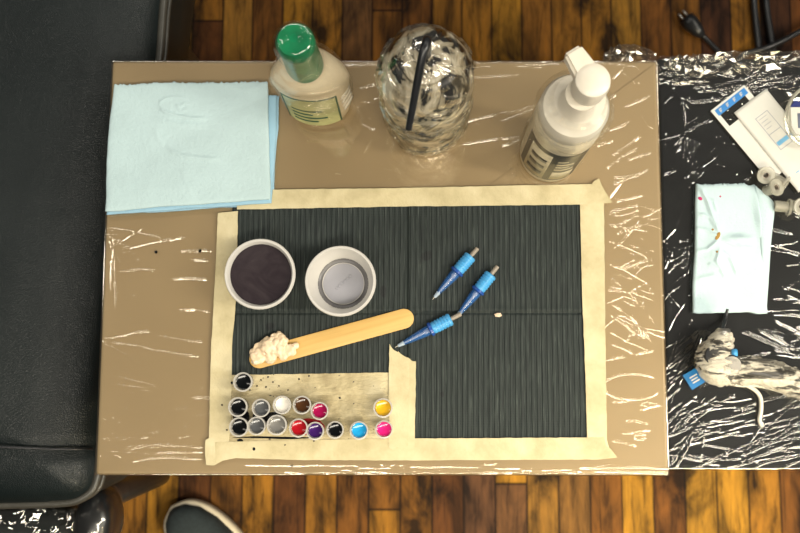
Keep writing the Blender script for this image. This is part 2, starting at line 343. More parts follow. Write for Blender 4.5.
# ------------------------------------------------------------------ work table
X0 = (px(112, 62).x + px(95, 476).x) / 2; X1 = (px(657, 60).x + px(669, 474).x) / 2
Y1 = (px(112, 62).y + px(657, 60).y) / 2; Y0 = (px(95, 476).y + px(669, 474).y) / 2
TC = Vector(((X0 + X1) / 2, (Y0 + Y1) / 2, 0))
def rect(x0, y0, x1, y1): return [(x0, y0), (x1, y0), (x1, y1), (x0, y1)]
t = thing('work_table', 'champagne coloured work table wrapped in clear film, holding bottles and ink pots', 'table', TC)
obj('tabletop', slab(round_poly(rect(X0, Y0, X1, Y1), .003, 3), TZ - .022, TZ, .003, 3), M['board'], t, world=True, smooth=False)
for sx, sy in ((X0 + .11, Y0 + .11), (X1 - .05, Y0 + .11), (X1 - .05, Y1 - .05), (X0 + .11, Y1 - .05)):
    obj('leg', tube([(sx, sy, 0), (sx, sy, TZ - .022)], .014, 16), M['metal'], t, world=True, sharp=50)
S = lambda *a, **k: streak(*a, TZ, **k)
L = []
for a in [(108, 228, 165, 240), (110, 236, 142, 262), (121, 250, 190, 238), (116, 246, 146, 226), (176, 251, 216, 251), (121, 271, 158, 271), (169, 279, 211, 280), (192, 260, 210, 260), (176, 310, 213, 313),
          (103, 341, 205, 357), (104, 342, 158, 352), (104, 344, 142, 368), (106, 339, 153, 331), (119, 376, 158, 386), (158, 336, 205, 342), (192, 398, 213, 398), (116, 384, 150, 390), (104, 420, 120, 421),
          (101, 446, 190, 443), (101, 452, 168, 457), (100, 457, 122, 457), (120, 449, 206, 447), (130, 461, 204, 459), (103, 440, 150, 437), (150, 453, 205, 452), (113, 231, 118, 313), (117, 232, 112, 290), (110, 240, 124, 268), (112, 260, 120, 300),
          (500, 114, 537, 106), (500, 122, 534, 109), (500, 139, 520, 137), (500, 147, 520, 141), (360, 89, 378, 85), (362, 125, 376, 130), (462, 124, 498, 115), (459, 145, 500, 139), (607, 131, 630, 122), (596, 147, 614, 141),
          (604, 171, 640, 147), (610, 158, 642, 135), (622, 74, 640, 84), (618, 62, 636, 86), (612, 80, 622, 70), (624, 108, 650, 96), (626, 160, 652, 152), (612, 178, 640, 176), (610, 186, 650, 170), (608, 100, 616, 95), (640, 110, 652, 130), (470, 78, 520, 76),
          (606, 262, 650, 285), (607, 285, 655, 300), (606, 275, 660, 330), (608, 300, 655, 345), (606, 310, 648, 340), (606, 290, 640, 292), (605, 240, 655, 262), (606, 225, 650, 232), (606, 215, 640, 205), (608, 200, 622, 182), (607, 330, 655, 352), (612, 250, 640, 218), (615, 235, 650, 222), (620, 270, 655, 258),
          (606, 360, 625, 357), (612, 402, 628, 400), (622, 433, 650, 430), (612, 440, 636, 446), (640, 410, 662, 405), (625, 420, 648, 424), (635, 355, 655, 350)]: L.append(S(*a))
for i in range(64):
    x, y = random.uniform(602, 640), random.uniform(185, 345); a = random.gauss(.42, .16) if i % 4 else random.gauss(-.35, .2); l = random.uniform(14, 42)
    L.append(S(x, y, x + l * math.cos(a), y + l * math.sin(a), h=random.uniform(.0003, .0006), s=random.uniform(.00036, .0005)))
for i in range(40):
    x, y = random.uniform(104, 200), random.uniform(225, 460); l = random.uniform(6, 34); a = random.gauss(.03, .18)
    L.append(S(x, y, x + l * math.cos(a), y + l * math.sin(a), h=.0003, s=.0005))
for i in range(22):
    x, y = random.uniform(225, 600), random.uniform(464, 473); l = random.uniform(30, 140); L.append(S(x, y, x + l, y + random.uniform(-2, 2), h=.0004, s=.0009))
for i in range(26):
    x, y = random.choice([random.uniform(360, 395), random.uniform(470, 640), random.uniform(285, 380)]), random.uniform(66, 182); l = random.uniform(4, 20); a = random.gauss(-.2, .4)
    L.append(S(x, y, x + l * math.cos(a), y + l * math.sin(a), h=.0003, s=.0007))
for i in range(14):
    x = random.uniform(275, 600); L.append(S(x, random.uniform(63.5, 69), x + random.uniform(30, 120), random.uniform(63.5, 69), h=.0006, s=.0010))
for cx_, cy_, rx, ry in [(632, 386, 29, 13), (388, 462, 8, 3.5), (490, 461, 7, 3), (640, 436, 6, 2.5), (650, 404, 9, 2)]:
    L.append(([px(cx_ + rx * math.cos(k * math.pi / 12), cy_ + ry * math.sin(k * math.pi / 12)) for k in range(25)], .0005, .0009))
ov = .014; st = .00065
xs, ys = np.arange(X0 - ov, X1 + ov, st), np.arange(Y0 - ov, Y1 + ov, st); X, Y = np.meshgrid(xs, ys)
Z = ridges(X, Y, L) + .00008 * vnoise(X, Y, 30, 3) + .0003 * np.maximum(0, vnoise(X, Y, 9, 8))
ba, bb = px(222, 462), px(598, 190)
inside = (X > ba.x) & (X < bb.x) & (Y > ba.y) & (Y < bb.y); Z[inside] *= .1
def wrap(X, Y, Z, x0, x1, y0, y1, z, skin=.0005):
    ex = np.maximum(0, X - x1) + np.maximum(0, x0 - X); ey = np.maximum(0, Y - y1) + np.maximum(0, y0 - Y); e = np.maximum(ex, ey)
    return np.stack([np.clip(X, x0 - skin, x1 + skin) + 0 * Z, np.clip(Y, y0 - skin, y1 + skin), z + skin + np.where(e > 0, 0, Z) - e], -1)
P = wrap(X, Y, Z, X0, X1, Y0, Y1, TZ)
o = finish(grid_mesh('plastic_wrap', P), 'plastic_wrap', M['film'], t, world=True); o['label'] = 'clear wrinkled cling film'

# ------------------------------------------------------------------ side table
BZ = TZ - .012
bx0 = X1 + .003; bx1 = bx0 + .62; by1 = px(700, 58, BZ).y; by0 = px(740, 469, BZ).y
t2 = thing('side_table', 'black side table wrapped in wrinkled clear film, right of the work table', 'table', ((bx0 + bx1) / 2, (by0 + by1) / 2, 0))
obj('tabletop', slab(round_poly(rect(bx0, by0, bx1, by1), .004, 3), BZ - .022, BZ, .003, 3), M['blackboard'], t2, world=True, smooth=False)
for sx, sy in ((bx0 + .06, by0 + .11), (bx1 - .04, by0 + .11), (bx1 - .04, by1 - .06), (bx0 + .06, by1 - .06)):
    obj('leg', tube([(sx, sy, 0), (sx, sy, BZ - .022)], .014, 16), M['metal'], t2, world=True, sharp=50)
S2 = lambda *a, **k: streak(*a, BZ, **k)
L = []
def fan(n, xr, yr, ang, sd, ln, h=(.0003, .0008), s=(.0004, .0007)):
    for i in range(n):
        x, y = random.uniform(*xr), random.uniform(*yr); a = random.gauss(ang, sd); l = random.uniform(*ln)
        L.append(S2(x - l / 2 * math.cos(a), y - l / 2 * math.sin(a), x + l / 2 * math.cos(a), y + l / 2 * math.sin(a), h=random.uniform(*h), s=random.uniform(*s)))
fan(80, (664, 694), (90, 330), -.9, .5, (10, 34)); fan(46, (665, 700), (340, 440), -.85, .25, (16, 46)); fan(30, (680, 800), (425, 466), -.35, .3, (25, 80), (.0004, .0009), (.0004, .0008))
fan(24, (660, 840), (58, 88), .1, .5, (14, 50), (.0008, .003), (.001, .0022)); fan(16, (682, 720), (130, 175), -.75, .12, (25, 60)); fan(36, (772, 840), (215, 335), .12, .22, (18, 50))
fan(14, (770, 840), (330, 360), .2, .25, (20, 50)); fan(16, (700, 830), (395, 440), -.25, .15, (25, 70)); fan(26, (690, 800), (100, 180), -.5, .6, (3, 9), (.0003, .0006)); fan(12, (690, 800), (395, 430), -.3, .2, (20, 60))
fan(10, (720, 800), (78, 92), -.15, .1, (50, 100), (.001, .002), (.001, .002))
for a in [(682, 100, 681, 165), (684, 102, 740, 96), (664, 78, 684, 102), (690, 412, 697, 422), (700, 420, 664, 468), (697, 424, 676, 466), (705, 428, 700, 466), (730, 362, 770, 352), (740, 331, 790, 352), (733, 410, 800, 390), (688, 132, 712, 120)]: L.append(S2(*a, h=.001, s=.0007))
st = .0008; xs, ys = np.arange(bx0 - .01, bx1 + .012, st), np.arange(by0 - .012, by1 + .012, st); X, Y = np.meshgrid(xs, ys)
Z = ridges(X, Y, L) + .00004 * vnoise(X, Y, 60, 3) + .0003 * np.maximum(0, vnoise(X, Y, 12, 8))
Z += np.clip((Y - (by1 - .03)) / .03, 0, 1) * .004 * (1 + vnoise(X, Y, 30, 21))
P = wrap(X, Y, Z, bx0, bx1, by0, by1, BZ)
o = finish(grid_mesh('plastic_wrap', P), 'plastic_wrap', M['film_table'], t2, world=True); o['label'] = 'clear wrinkled cling film'
# loose crumpled film bunched along the far edge
def crumple(pts, rad, n, seed, flat=.6):
    r = random.Random(seed); path = smooth_path(pts, 6); bm = bmesh.new(); seg = 14; rings = []
    for i, p in enumerate(path):
        e = math.sin(math.pi * (i + .6) / (len(path) + .2)) ** .5
        rings.append([bm.verts.new(p + Vector((r.uniform(-.2, .2) * rad, math.cos(2 * math.pi * k / seg) * rad * e * r.uniform(.55, 1.25), (math.sin(2 * math.pi * k / seg)) * rad * flat * e * r.uniform(.55, 1.25)))) for k in range(seg)])
    for A, B in zip(rings, rings[1:]):
        for k in range(seg): j = (k + 1) % seg; bm.faces.new((A[k], A[j], B[j], B[k]))
    return bm
obj('loose_film', crumple([px(664, 62, BZ + .006), px(680, 64, BZ + .008), px(700, 66, BZ + .008), px(740, 62, BZ + .008), px(790, 58, BZ + .008), px(840, 58, BZ + .006)], .0105, 1, 5), M['film_crinkle'], t2, smooth=False, world=True, label='loose bunched film along the far edge')
obj('loose_film', crumple([px(603, 58, TZ - .010), px(618, 55, TZ - .006), px(640, 54, TZ - .004), px(657, 58, TZ - .006)], .009, 1, 6), M['film_crinkle'], t, smooth=False, world=True, label='loose bunched film at the far corner')

# ------------------------------------------------------------------ couch and wrapped rest
HZ = .62
line = [(170, -70), (160, 0), (155, 60), (140, 150), (122, 260), (108, 350), (98, 420), (95, 460), (93, 478), (88, 491), (76, 500), (58, 504), (0, 506), (-90, 508)]
edge = smooth_path([px(x, y, HZ) for x, y in line], 5)
left = [px(-90, 508, HZ) + Vector((-.25, 0, 0)), px(170, -70, HZ) + Vector((-.62, .0, 0))]
outl = [Vector((p.x, p.y)) for p in edge] + [Vector((p.x, p.y)) for p in left]
if sum(a.x * b.y - b.x * a.y for a, b in zip(outl, outl[1:] + outl[:1])) < 0: outl = outl[::-1]
couch = thing('treatment_couch', 'black leather padded treatment couch filling the left side', 'couch', (px(20, 266, HZ).x - .1, px(20, 266, HZ).y, 0))
def inset(poly, d):
    n = len(poly); out = []
    for i in range(n):
        a, b, c = poly[i - 1], poly[i], poly[(i + 1) % n]; e1, e2 = (b - a).normalized(), (c - b).normalized()
        nn = Vector((-(e1 + e2).y, (e1 + e2).x)).normalized(); k = max(.45, nn.dot(Vector((-e1.y, e1.x)))); out.append(b + nn * d / k)
    return out
def puff(poly, prof):
    bm = bmesh.new(); rings = [[bm.verts.new((p.x, p.y, z)) for p in inset(poly, d)] for d, z in prof]; n = len(poly)
    for A, B in zip(rings, rings[1:]):
        for i in range(n): j = (i + 1) % n; bm.faces.new((A[i], A[j], B[j], B[i]))
    bm.faces.new(rings[-1]); bm.faces.new(rings[0][::-1]); bmesh.ops.triangulate(bm, faces=[f for f in bm.faces if len(f.verts) > 4]); return bm
from mathutils.geometry import delaunay_2d_cdt
def cushion(poly, prof, step):
    n = len(poly); A = np.array([[p.x, p.y] for p in poly]); B = np.roll(A, -1, 0)
    xs, ys = np.arange(A[:, 0].min(), A[:, 0].max(), step), np.arange(A[:, 1].min(), A[:, 1].max(), step); G = np.stack(np.meshgrid(xs, ys), -1).reshape(-1, 2)
    def dist(G):
        D = np.full(len(G), 9.0)
        for a, b in zip(A, B):
            d = b - a; t = np.clip(((G - a) @ d) / max(d @ d, 1e-12), 0, 1); D = np.minimum(D, np.hypot(*(G - a - t[:, None] * d).T))
        return D
    G = G[dist(G) > step * .5]
    vs, es, fs, *_ = delaunay_2d_cdt([Vector(p) for p in A] + [Vector(p) for p in G], [(i, (i + 1) % n) for i in range(n)], [list(range(n))], 1, 1e-6)
    V2 = np.array([[v.x, v.y] for v in vs]); Z = np.interp(dist(V2), [p[0] for p in prof], [p[1] for p in prof])
    yy = np.interp(V2[:, 0], [px(-80, 446, HZ).x, px(93, 449, HZ).x], [px(-80, 446, HZ).y, px(93, 449, HZ).y]); Z -= .004 * np.exp(-((V2[:, 1] - yy) / .006) ** 2)
    me = bpy.data.meshes.new('seat_cushion'); me.from_pydata([(a[0], a[1], float(z)) for a, z in zip(V2, Z)], [], fs); return me
cm = cushion(outl, [(.0, HZ - .010), (.002, HZ - .003), (.006, HZ + .003), (.016, HZ + .011), (.032, HZ + .019), (.055, HZ + .026), (.085, HZ + .031), (.12, HZ + .034), (.2, HZ + .036)], .006)
finish(cm, 'seat_cushion', M['leather'], couch, world=True)
obj('side_band', puff(outl, [(.006, HZ - .13), (.002, HZ - .12), (.0, HZ - .07), (.002, HZ - .012)]), M['leather'], couch, world=True, sharp=50)
pe = [Vector((p.x, p.y, HZ - .008)) for p in edge]
obj('piping', tube([p + Vector((.0012, 0, 0)) for p in pe], .0042, 10), M['piping'], couch, world=True)
obj('piping', tube([p + Vector((.003, 0, -.011)) for p in pe], .0028, 8), M['piping'], couch, world=True)
obj('seam', tube([px(-80, 446, HZ + .031), px(0, 447, HZ + .031), px(30, 448, HZ + .0265), px(50, 449, HZ + .021), px(70, 449, HZ + .015), px(85, 449, HZ + .007), px(93, 449, HZ + .000)], .0012, 8, flat=.5), M['black_pl'], couch, world=True)
obj('plinth', slab([p for p in inset(outl, .07)], 0, HZ - .13), M['black_pl'], couch, smooth=False, world=True)
RZ = .50
rp = [px(-70, 507, RZ), px(40, 507, RZ), px(62, 512, RZ), px(73, 524, RZ), px(78, 560, RZ), px(-70, 566, RZ)]
rp = round_poly([(p.x, p.y) for p in rp][::-1], .012, 5)
rest = thing('padded_rest', 'black padded rest wrapped in clear film, below the foot of the couch', 'rest', (sum(p.x for p in rp) / len(rp), sum(p.y for p in rp) / len(rp), 0))
pf = [(.004, RZ - .06), (0, RZ - .03), (.002, RZ - .01), (.012, RZ)]
obj('pad', puff(rp, pf), M['leather'], rest, world=True)
def crinkle_bm(bm, amp, seed):
    r = random.Random(seed)
    for v in bm.verts: v.co += Vector((r.uniform(-amp, amp), r.uniform(-amp, amp), r.uniform(-amp, amp)))
    return bm
rp2 = [p for p in inset(rp, -.004)]
xs_ = [p.x for p in rp]; ys_ = [p.y for p in rp]
def film_grid(x0, x1, y0, y1, z, step, amp, seed, drop=.02):
    X, Y = np.meshgrid(np.arange(x0 - drop, x1 + drop, step), np.arange(y0 - drop, y1 + drop, step))
    Z = amp * np.abs(vnoise(X, Y, 45, seed, 3)) + amp * vnoise(X, Y, 200, seed + 5, 2) * .35
    return wrap(X, Y, Z, x0, x1, y0, y1, z, .002)
finish(grid_mesh('plastic_wrap', film_grid(min(xs_), max(xs_), min(ys_), max(ys_) , RZ + .001, .003, .006, 31, .05)), 'plastic_wrap', M['film_crinkle'], rest, world=True, label='clear crumpled film')
kc = px(99, 520, RZ - .01)
obj('side_knob', lathe([(0, -.03), (.016, -.03), (.02, -.022), (.021, .01), (.018, .022), (.010, .027), (0, .028)], 28, M=Matrix.Translation(kc) @ Matrix.Scale(1.7, 4, (0, 1, 0))), M['black_pl'], rest, world=True)
obj('knob_wrap', crinkle_bm(lathe([(.019, -.03), (.0225, -.02), (.0235, .0), (.0225, .014), (.019, .026), (.010, .031), (0, .032)], 18, M=Matrix.Translation(kc) @ Matrix.Scale(1.7, 4, (0, 1, 0))), .0014, 3), M['film_soft'], rest, world=True)
obj('bracket', tube([kc + Vector((0, 0, -.01)), kc + Vector((-.05, 0, -.015))], .01, 12), M['metal'], rest, world=True)
obj('support_post', tube([(rest.location.x, rest.location.y, 0), (rest.location.x, rest.location.y, RZ - .055)], .02, 16), M['metal'], rest, world=True)

# ------------------------------------------------------------------ shoe
tip = px(166, 509, .05); ax = Vector((.70, -.71, 0)).normalized(); sd = Vector((-ax.y, ax.x, 0))
shoe = thing('trainer_shoe', 'dark trainer shoe with cream sole on the floor below the table', 'shoe', (tip.x + ax.x * .13, tip.y + ax.y * .13, 0))
def outline(t): # half widths
    return [(0, .0), (.01, .024), (.03, .039), (.06, .048), (.10, .051), (.14, .046), (.18, .040), (.22, .038), (.255, .034), (.275, .02), (.282, 0)][t]
so = [tip + ax * outline(i)[0] + sd * outline(i)[1] for i in range(11)] + [tip + ax * outline(i)[0] - sd * outline(i)[1] for i in range(9, 0, -1)]
so = smooth_path([Vector((p.x, p.y, 0)) for p in so] + [Vector((so[0].x, so[0].y, 0))], 4)[:-1]
so2 = [Vector((p.x, p.y)) for p in so]
if sum(a.x * b.y - b.x * a.y for a, b in zip(so2, so2[1:] + so2[:1])) < 0: so2 = so2[::-1]
obj('sole', puff(so2, [(.004, 0), (0, .004), (-.001, .02), (.002, .03)]), M['sole'], shoe, world=True)
bm = bmesh.new(); rings = []
prof = [(.006, .006, .036), (.015, .022, .045), (.035, .036, .056), (.065, .044, .062), (.10, .046, .072), (.13, .042, .09), (.16, .037, .105), (.20, .035, .10), (.24, .034, .105), (.268, .024, .11), (.277, .006, .105)]
for s_, wd, h in prof:
    rings.append([bm.verts.new(tip + ax * s_ + sd * (wd * math.cos(math.pi * k / 14)) + Vector((0, 0, -tip.z + .028 + (h - .028) * math.sin(math.pi * k / 14) ** .7))) for k in range(15)])
for A, B in zip(rings, rings[1:]):
    for k in range(14): bm.faces.new((A[k], A[k + 1], B[k + 1], B[k]))
bm.faces.new(rings[0]); bm.faces.new(rings[-1][::-1]); obj('upper', bm, M['shoe'], shoe, world=True)
at = lambda s_, y_, z_: tip + ax * s_ + sd * y_ + Vector((0, 0, z_ - tip.z))
obj('tongue', tube([at(.085, 0, .066), at(.11, 0, .079), at(.14, 0, .098), at(.165, 0, .118)], [.012, .018, .02, .02], 12, flat=.25), M['lace'], shoe, world=True)
for i in range(4):
    s_ = .09 + i * .018; z_ = .07 + i * .012
    obj('lace', tube(smooth_path([at(s_, -.026, z_ - .006), at(s_ + .004, 0, z_ + .009), at(s_, .026, z_ - .006)], 4), .003, 8), M['lace'], shoe, world=True)

# ------------------------------------------------------------------ bib
A_, B_ = px(233, 206), px(582, 204); C_, D_ = px(586, 438), px(229, 439)
u = np.linspace(0, 1, 900); v_ = np.linspace(0, 1, 260); U, V = np.meshgrid(u, v_)
PXw = (A_.x * (1 - V) + D_.x * V) * (1 - U) + (B_.x * (1 - V) + C_.x * V) * U; PYw = (A_.y * (1 - V) + D_.y * V) * (1 - U) + (B_.y * (1 - V) + C_.y * V) * U
ph = PXw / .0047 * 2 * math.pi + .7 * vnoise(PXw, PYw, 25, 4)
Zb = .00055 * np.abs(np.cos(ph / 2)) ** 5 + .00022 * np.abs(np.cos(ph * 1.5 + 1)) ** 4 + .0001 * vnoise(PXw, PYw * .4, 300, 9)
band = np.exp(-((V - .035) / .03) ** 2) + np.exp(-((V - .93) / .06) ** 2); Zb += .0002 * band * np.cos(PYw / .0022 * 2 * math.pi)
fx = px(407, 300).x; fy = px(500, 313).y
gx, gy = np.exp(-((PXw - fx) / .0010) ** 2), np.exp(-((PYw - fy) / .0010) ** 2); keep = 1 - np.maximum(gx, gy)
Zb = Zb * keep - .0011 * np.maximum(gx, gy) + .0004 * np.exp(-((PXw - fx - .003) / .002) ** 2) + .0004 * np.exp(-((PYw - fy - .0035) / .0025) ** 2)
Zb += .0003 * np.maximum(0, vnoise(PXw, PYw, 14, 2))
top = np.stack([PXw, PYw, TZ + .0018 + Zb], -1)[::-1]
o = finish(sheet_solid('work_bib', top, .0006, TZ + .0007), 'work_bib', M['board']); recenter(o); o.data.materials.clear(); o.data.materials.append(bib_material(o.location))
tag(o, 'black ribbed disposable bib taped flat on the work table', 'bib')
BIB = TZ + .0024
def blot(name, label, cat, cx_, cy_, rx, ry, z, m, seed, group=None, rot=0, n=34, th=.00025, rough=.28):
    r = random.Random(seed); pts = []
    for k in range(n):
        a = 2 * math.pi * k / n; q_ = 1 + rough * noise.noise(Vector((math.cos(a) * 1.3 + seed * 3.1, math.sin(a) * 1.3, seed * 1.7)))
        x, y = rx * q_ * math.cos(a), ry * q_ * math.sin(a); pts.append(px(cx_ + x * math.cos(rot) - y * math.sin(rot), cy_ + x * math.sin(rot) + y * math.cos(rot), z))
    o = obj(name, slab([(p.x, p.y) for p in pts][::-1], z, z + th, th * .4, 1), m, smooth=True, sharp=60); recenter(o); return tag(o, label, cat, group)

# ------------------------------------------------------------------ masking tape
def tape(poly, z, label, m='tape', step=5, amp=.25):
    z += .0005; P = [px(x, y, TZ + z) for x, y in jag([Vector(p) for p in poly], step, amp)]
    pts = [(p.x, p.y) for p in P]
    if sum(a[0] * b[1] - b[0] * a[1] for a, b in zip(pts, pts[1:] + pts[:1])) < 0: pts = pts[::-1]
    o = obj('masking_tape', slab(pts, TZ + z - .0001, TZ + z + .0001), M[m], smooth=False); recenter(o)
    return tag(o, label, 'tape', 'masking tape strips around the bib')
tape([(230, 375), (390, 372.5), (391, 398), (229, 401)], .0022, 'stained tape strip under the lone black ink pot', 'tape2')
tape([(228, 397), (392, 394), (393, 421), (227, 423)], .0024, 'stained tape strip under the upper full row of ink pots', 'tape2')
tape([(226, 419), (393, 416), (394, 441), (225, 444)], .0026, 'stained tape strip under the lowest row of ink pots', 'tape2')
tape([(218, 213), (238, 211), (236, 300), (232, 346), (231, 420), (228, 450), (222, 461), (214, 465.5), (206, 465), (205, 450), (205.5, 440), (209, 438), (211, 350), (215, 280)], .0028, 'long vertical tape strip along the left edge of the bib')
tape([(580, 203), (604, 201.5), (605, 300), (607, 440), (609, 447), (606, 459), (588, 459), (585.5, 380), (582, 290)], .0028, 'long vertical tape strip along the right edge of the bib')
tape([(215, 442), (300, 440), (400, 438.5), (586, 437.5), (604, 437), (606, 446), (611, 449), (617.5, 457.5), (600, 459.5), (400, 460.5), (300, 460), (236, 458), (216, 462)], .0030, 'horizontal tape strip along the bottom edge of the bib')
tape([(237, 190), (400, 188), (592, 184), (594, 181), (599, 178.5), (602, 186), (606, 193), (612.5, 202.5), (598, 203.5), (580, 204.5), (400, 206.5), (237, 209.5)], .0030, 'horizontal tape strip along the top edge of the bib')
tape([(398, 351), (403, 356), (409, 358), (412, 361), (416, 361.5), (415.5, 400), (414.5, 448), (408, 450), (402, 446), (398, 449)], .0032, 'short vertical tape strip with torn top, right layer beside the yellow ink pot')
tape([(389.5, 344), (392, 348), (394, 350), (401, 354), (409, 359), (409, 400), (408, 446), (402, 449), (397, 447), (393, 450), (389, 448), (388.5, 400)], .0034, 'short vertical tape strip with pointed torn top, left layer beside the yellow ink pot')
CAPZ = TZ + .0035

# ------------------------------------------------------------------ ink spills and drops
SPZ = TZ + .0032
blot('ink_spill', 'black ink puddle between the grey ink pots', 'ink spill', 266, 418, 16, 6, SPZ, INK['black'], 11, rough=.5)
blot('ink_spill', 'black ink puddle around the two leftmost black ink pots', 'ink spill', 240, 419, 8, 13, SPZ, INK['black'], 12, rough=.4)
blot('ink_spill', 'red ink puddle between the red and purple ink pots', 'ink spill', 310, 427, 15, 8, SPZ, INK['red'], 13, rough=.4)
blot('ink_spill', 'thin black ink line along the tape below the lowest ink pots', 'ink spill', 273, 437.6, 38, 1.2, SPZ, INK['black'], 14, rough=.5, rot=.012, n=60)
blot('ink_spill', 'small black ink blot below the left end of the ink line', 'ink spill', 240, 441, 3.5, 2.2, TZ + .0032, INK['black'], 15)
blot('ink_spill', 'black ink blot on the left tape beside the filled cup', 'ink spill', 226, 262, 1.8, 2.2, TZ + .0030, INK['black'], 16)
dr = None
for i, (x, y, r_, z_) in enumerate([(268, 377, .9, .0024), (273, 382, .8, .0024), (279, 386, .7, .0024), (261, 380, .8, .0024), (266, 387, .9, .0024), (299, 379, .9, .0024), (309, 376, .8, .0024), (288, 390, .7, .0024), (254, 449, 1.5, .0032), (227, 430, .9, .0030), (292, 466, 1, .0012), (340, 398, 1, .0026), (232, 383, 1.3, .0030), (314, 441, .8, .0032), (257, 386, .8, .0024), (222, 405, .9, .0030), (285, 445, .7, .0032), (200, 251, 1.6, .0016), (156, 252, 1.6, .0016), (250, 390, .7, .0024)]):
    if dr is None:
        bm = bmesh.new(); bmesh.ops.create_uvsphere(bm, u_segments=12, v_segments=8, radius=.001); bmesh.ops.scale(bm, verts=bm.verts, vec=(1, .85, .25))
        dr = obj('ink_drop', bm, INK['black']); tag(dr, 'tiny splash of black ink', 'ink drop', 'tiny black ink splashes'); d = dr
    else: d = dr.copy(); COL.objects.link(d)
    d.location = px(x, y, TZ + z_ + .0007); d.scale = (r_, r_, 1); d.rotation_euler = (0, 0, i)

# ------------------------------------------------------------------ ink pots
caps = [(243, 382, 'black', 1, 'ink pot of black ink standing alone above the others'), (238, 407, 'black', 1, 'ink pot of black ink at the left end of the upper full row'),
        (261, 408, 'grey', .95, 'ink pot of dark grey ink in the upper row, left of the white one'), (282, 405, 'white', .95, 'ink pot filled with white ink'),
        (302, 405, 'brown', .95, 'ink pot of brown ink, right of the white one'), (319.5, 411, 'magenta', .92, 'ink pot of dark magenta ink above the purple one'),
        (383, 408, 'yellow', 1, 'ink pot filled with yellow ink'), (239, 427, 'black', 1, 'ink pot of black ink at the left end of the lowest row'),
        (256.5, 426, 'grey', .95, 'ink pot of grey ink in the lowest row, second from the left'), (277, 425, 'silver', 1.05, 'ink pot of pale silver grey ink, left of the red one'),
        (298.5, 428, 'red', .97, 'ink pot filled with bright red ink'), (315, 431, 'purple', .93, 'ink pot of purple ink, right of the red one'),
        (335, 430, 'black', .90, 'ink pot of black ink between the purple and the cyan ones'), (359, 430.5, 'cyan', .95, 'ink pot filled with cyan blue ink'), (384, 429.5, 'pink', .93, 'ink pot filled with hot pink ink')]
proto = None
for x, y, c, s_, lab in caps:
    p = px(x, y, CAPZ + .013); p.z = CAPZ
    if proto is None:
        r = thing('ink_pot', lab, 'ink pot', p, 'ink pots on the taped corner'); proto = r
        obj('pot_wall', lathe([(0, 0), (.0062, 0), (.0066, .001), (.0072, .012), (.0078, .0125), (.0078, .0134), (.0066, .0136), (.0060, .002), (0, .0018)], 32), M['capwall'], r, sharp=40)
        obj('ink', lathe([(0, .0019), (.0058, .0021), (.0062, .0092), (.0056, .0088), (0, .0087)], 32), INK[c], r, sharp=40)
    else:
        r = dup(proto, p, (0, 0, random.uniform(0, 6)), lab)
        for ch in r.children:
            if ch.name.startswith('ink'):
                ch.data = ch.data.copy(); ch.data.materials.clear(); ch.data.materials.append(INK[c])
    r.scale = (s_ * 1.08, s_ * 1.08, s_ * 1.04)

# ------------------------------------------------------------------ rinse cups
def cup(x, y, lab):
    p = px(x, y, TZ + .030); p.z = TZ + .0021
    r = thing('rinse_cup', lab, 'cup', p, 'plastic rinse cups on the bib')
    obj('cup_wall', lathe([(.0205, 0), (.0225, .0004), (.0240, .004), (.0285, .026), (.0302, .0268), (.0308, .0278), (.0302, .0290), (.0284, .0290), (.0272, .027), (.0226, .0042), (.0205, .002)], 64, True), M['cup'], r, sharp=50)
    obj('cup_base', lathe([(0, .0012), (.0184, .0012), (.0184, .0024), (0, .0022)], 48), M['cup_base'], r, sharp=40)
    obj('base_shade_ring', lathe([(.0184, .0012), (.0218, .0012), (.0226, .0042), (.0212, .0028), (.0184, .0026)], 48, True), M['cup_shade'], r, sharp=60)  # dark ring carrying the painted corner shade
    obj('base_rim', lathe([(.0182, .0024), (.0188, .0024), (.0188, .0033), (.0182, .0033)], 48, True), M['cup'], r, sharp=60)
    return r
r1 = cup(260, 274, 'round plastic cup filled with dark murky purple rinse water'); r2 = cup(340.5, 281, 'empty round translucent plastic cup, right of the filled one')
obj('rinse_water', lathe([(0, .0035), (.0195, .0042), (.0258, .0235), (.0264, .0245), (.025, .0240), (0, .0239)], 64), M['rinse'], r1, sharp=40)
for i in range(6):
    b = box((-.006 + i * .0024, -.004 + i * .0022, .0027), (.0016, .0024 + .0006 * (i % 2), .0008), .0002, 1); obj('embossed_mark', b, M['cup_base'], r2)

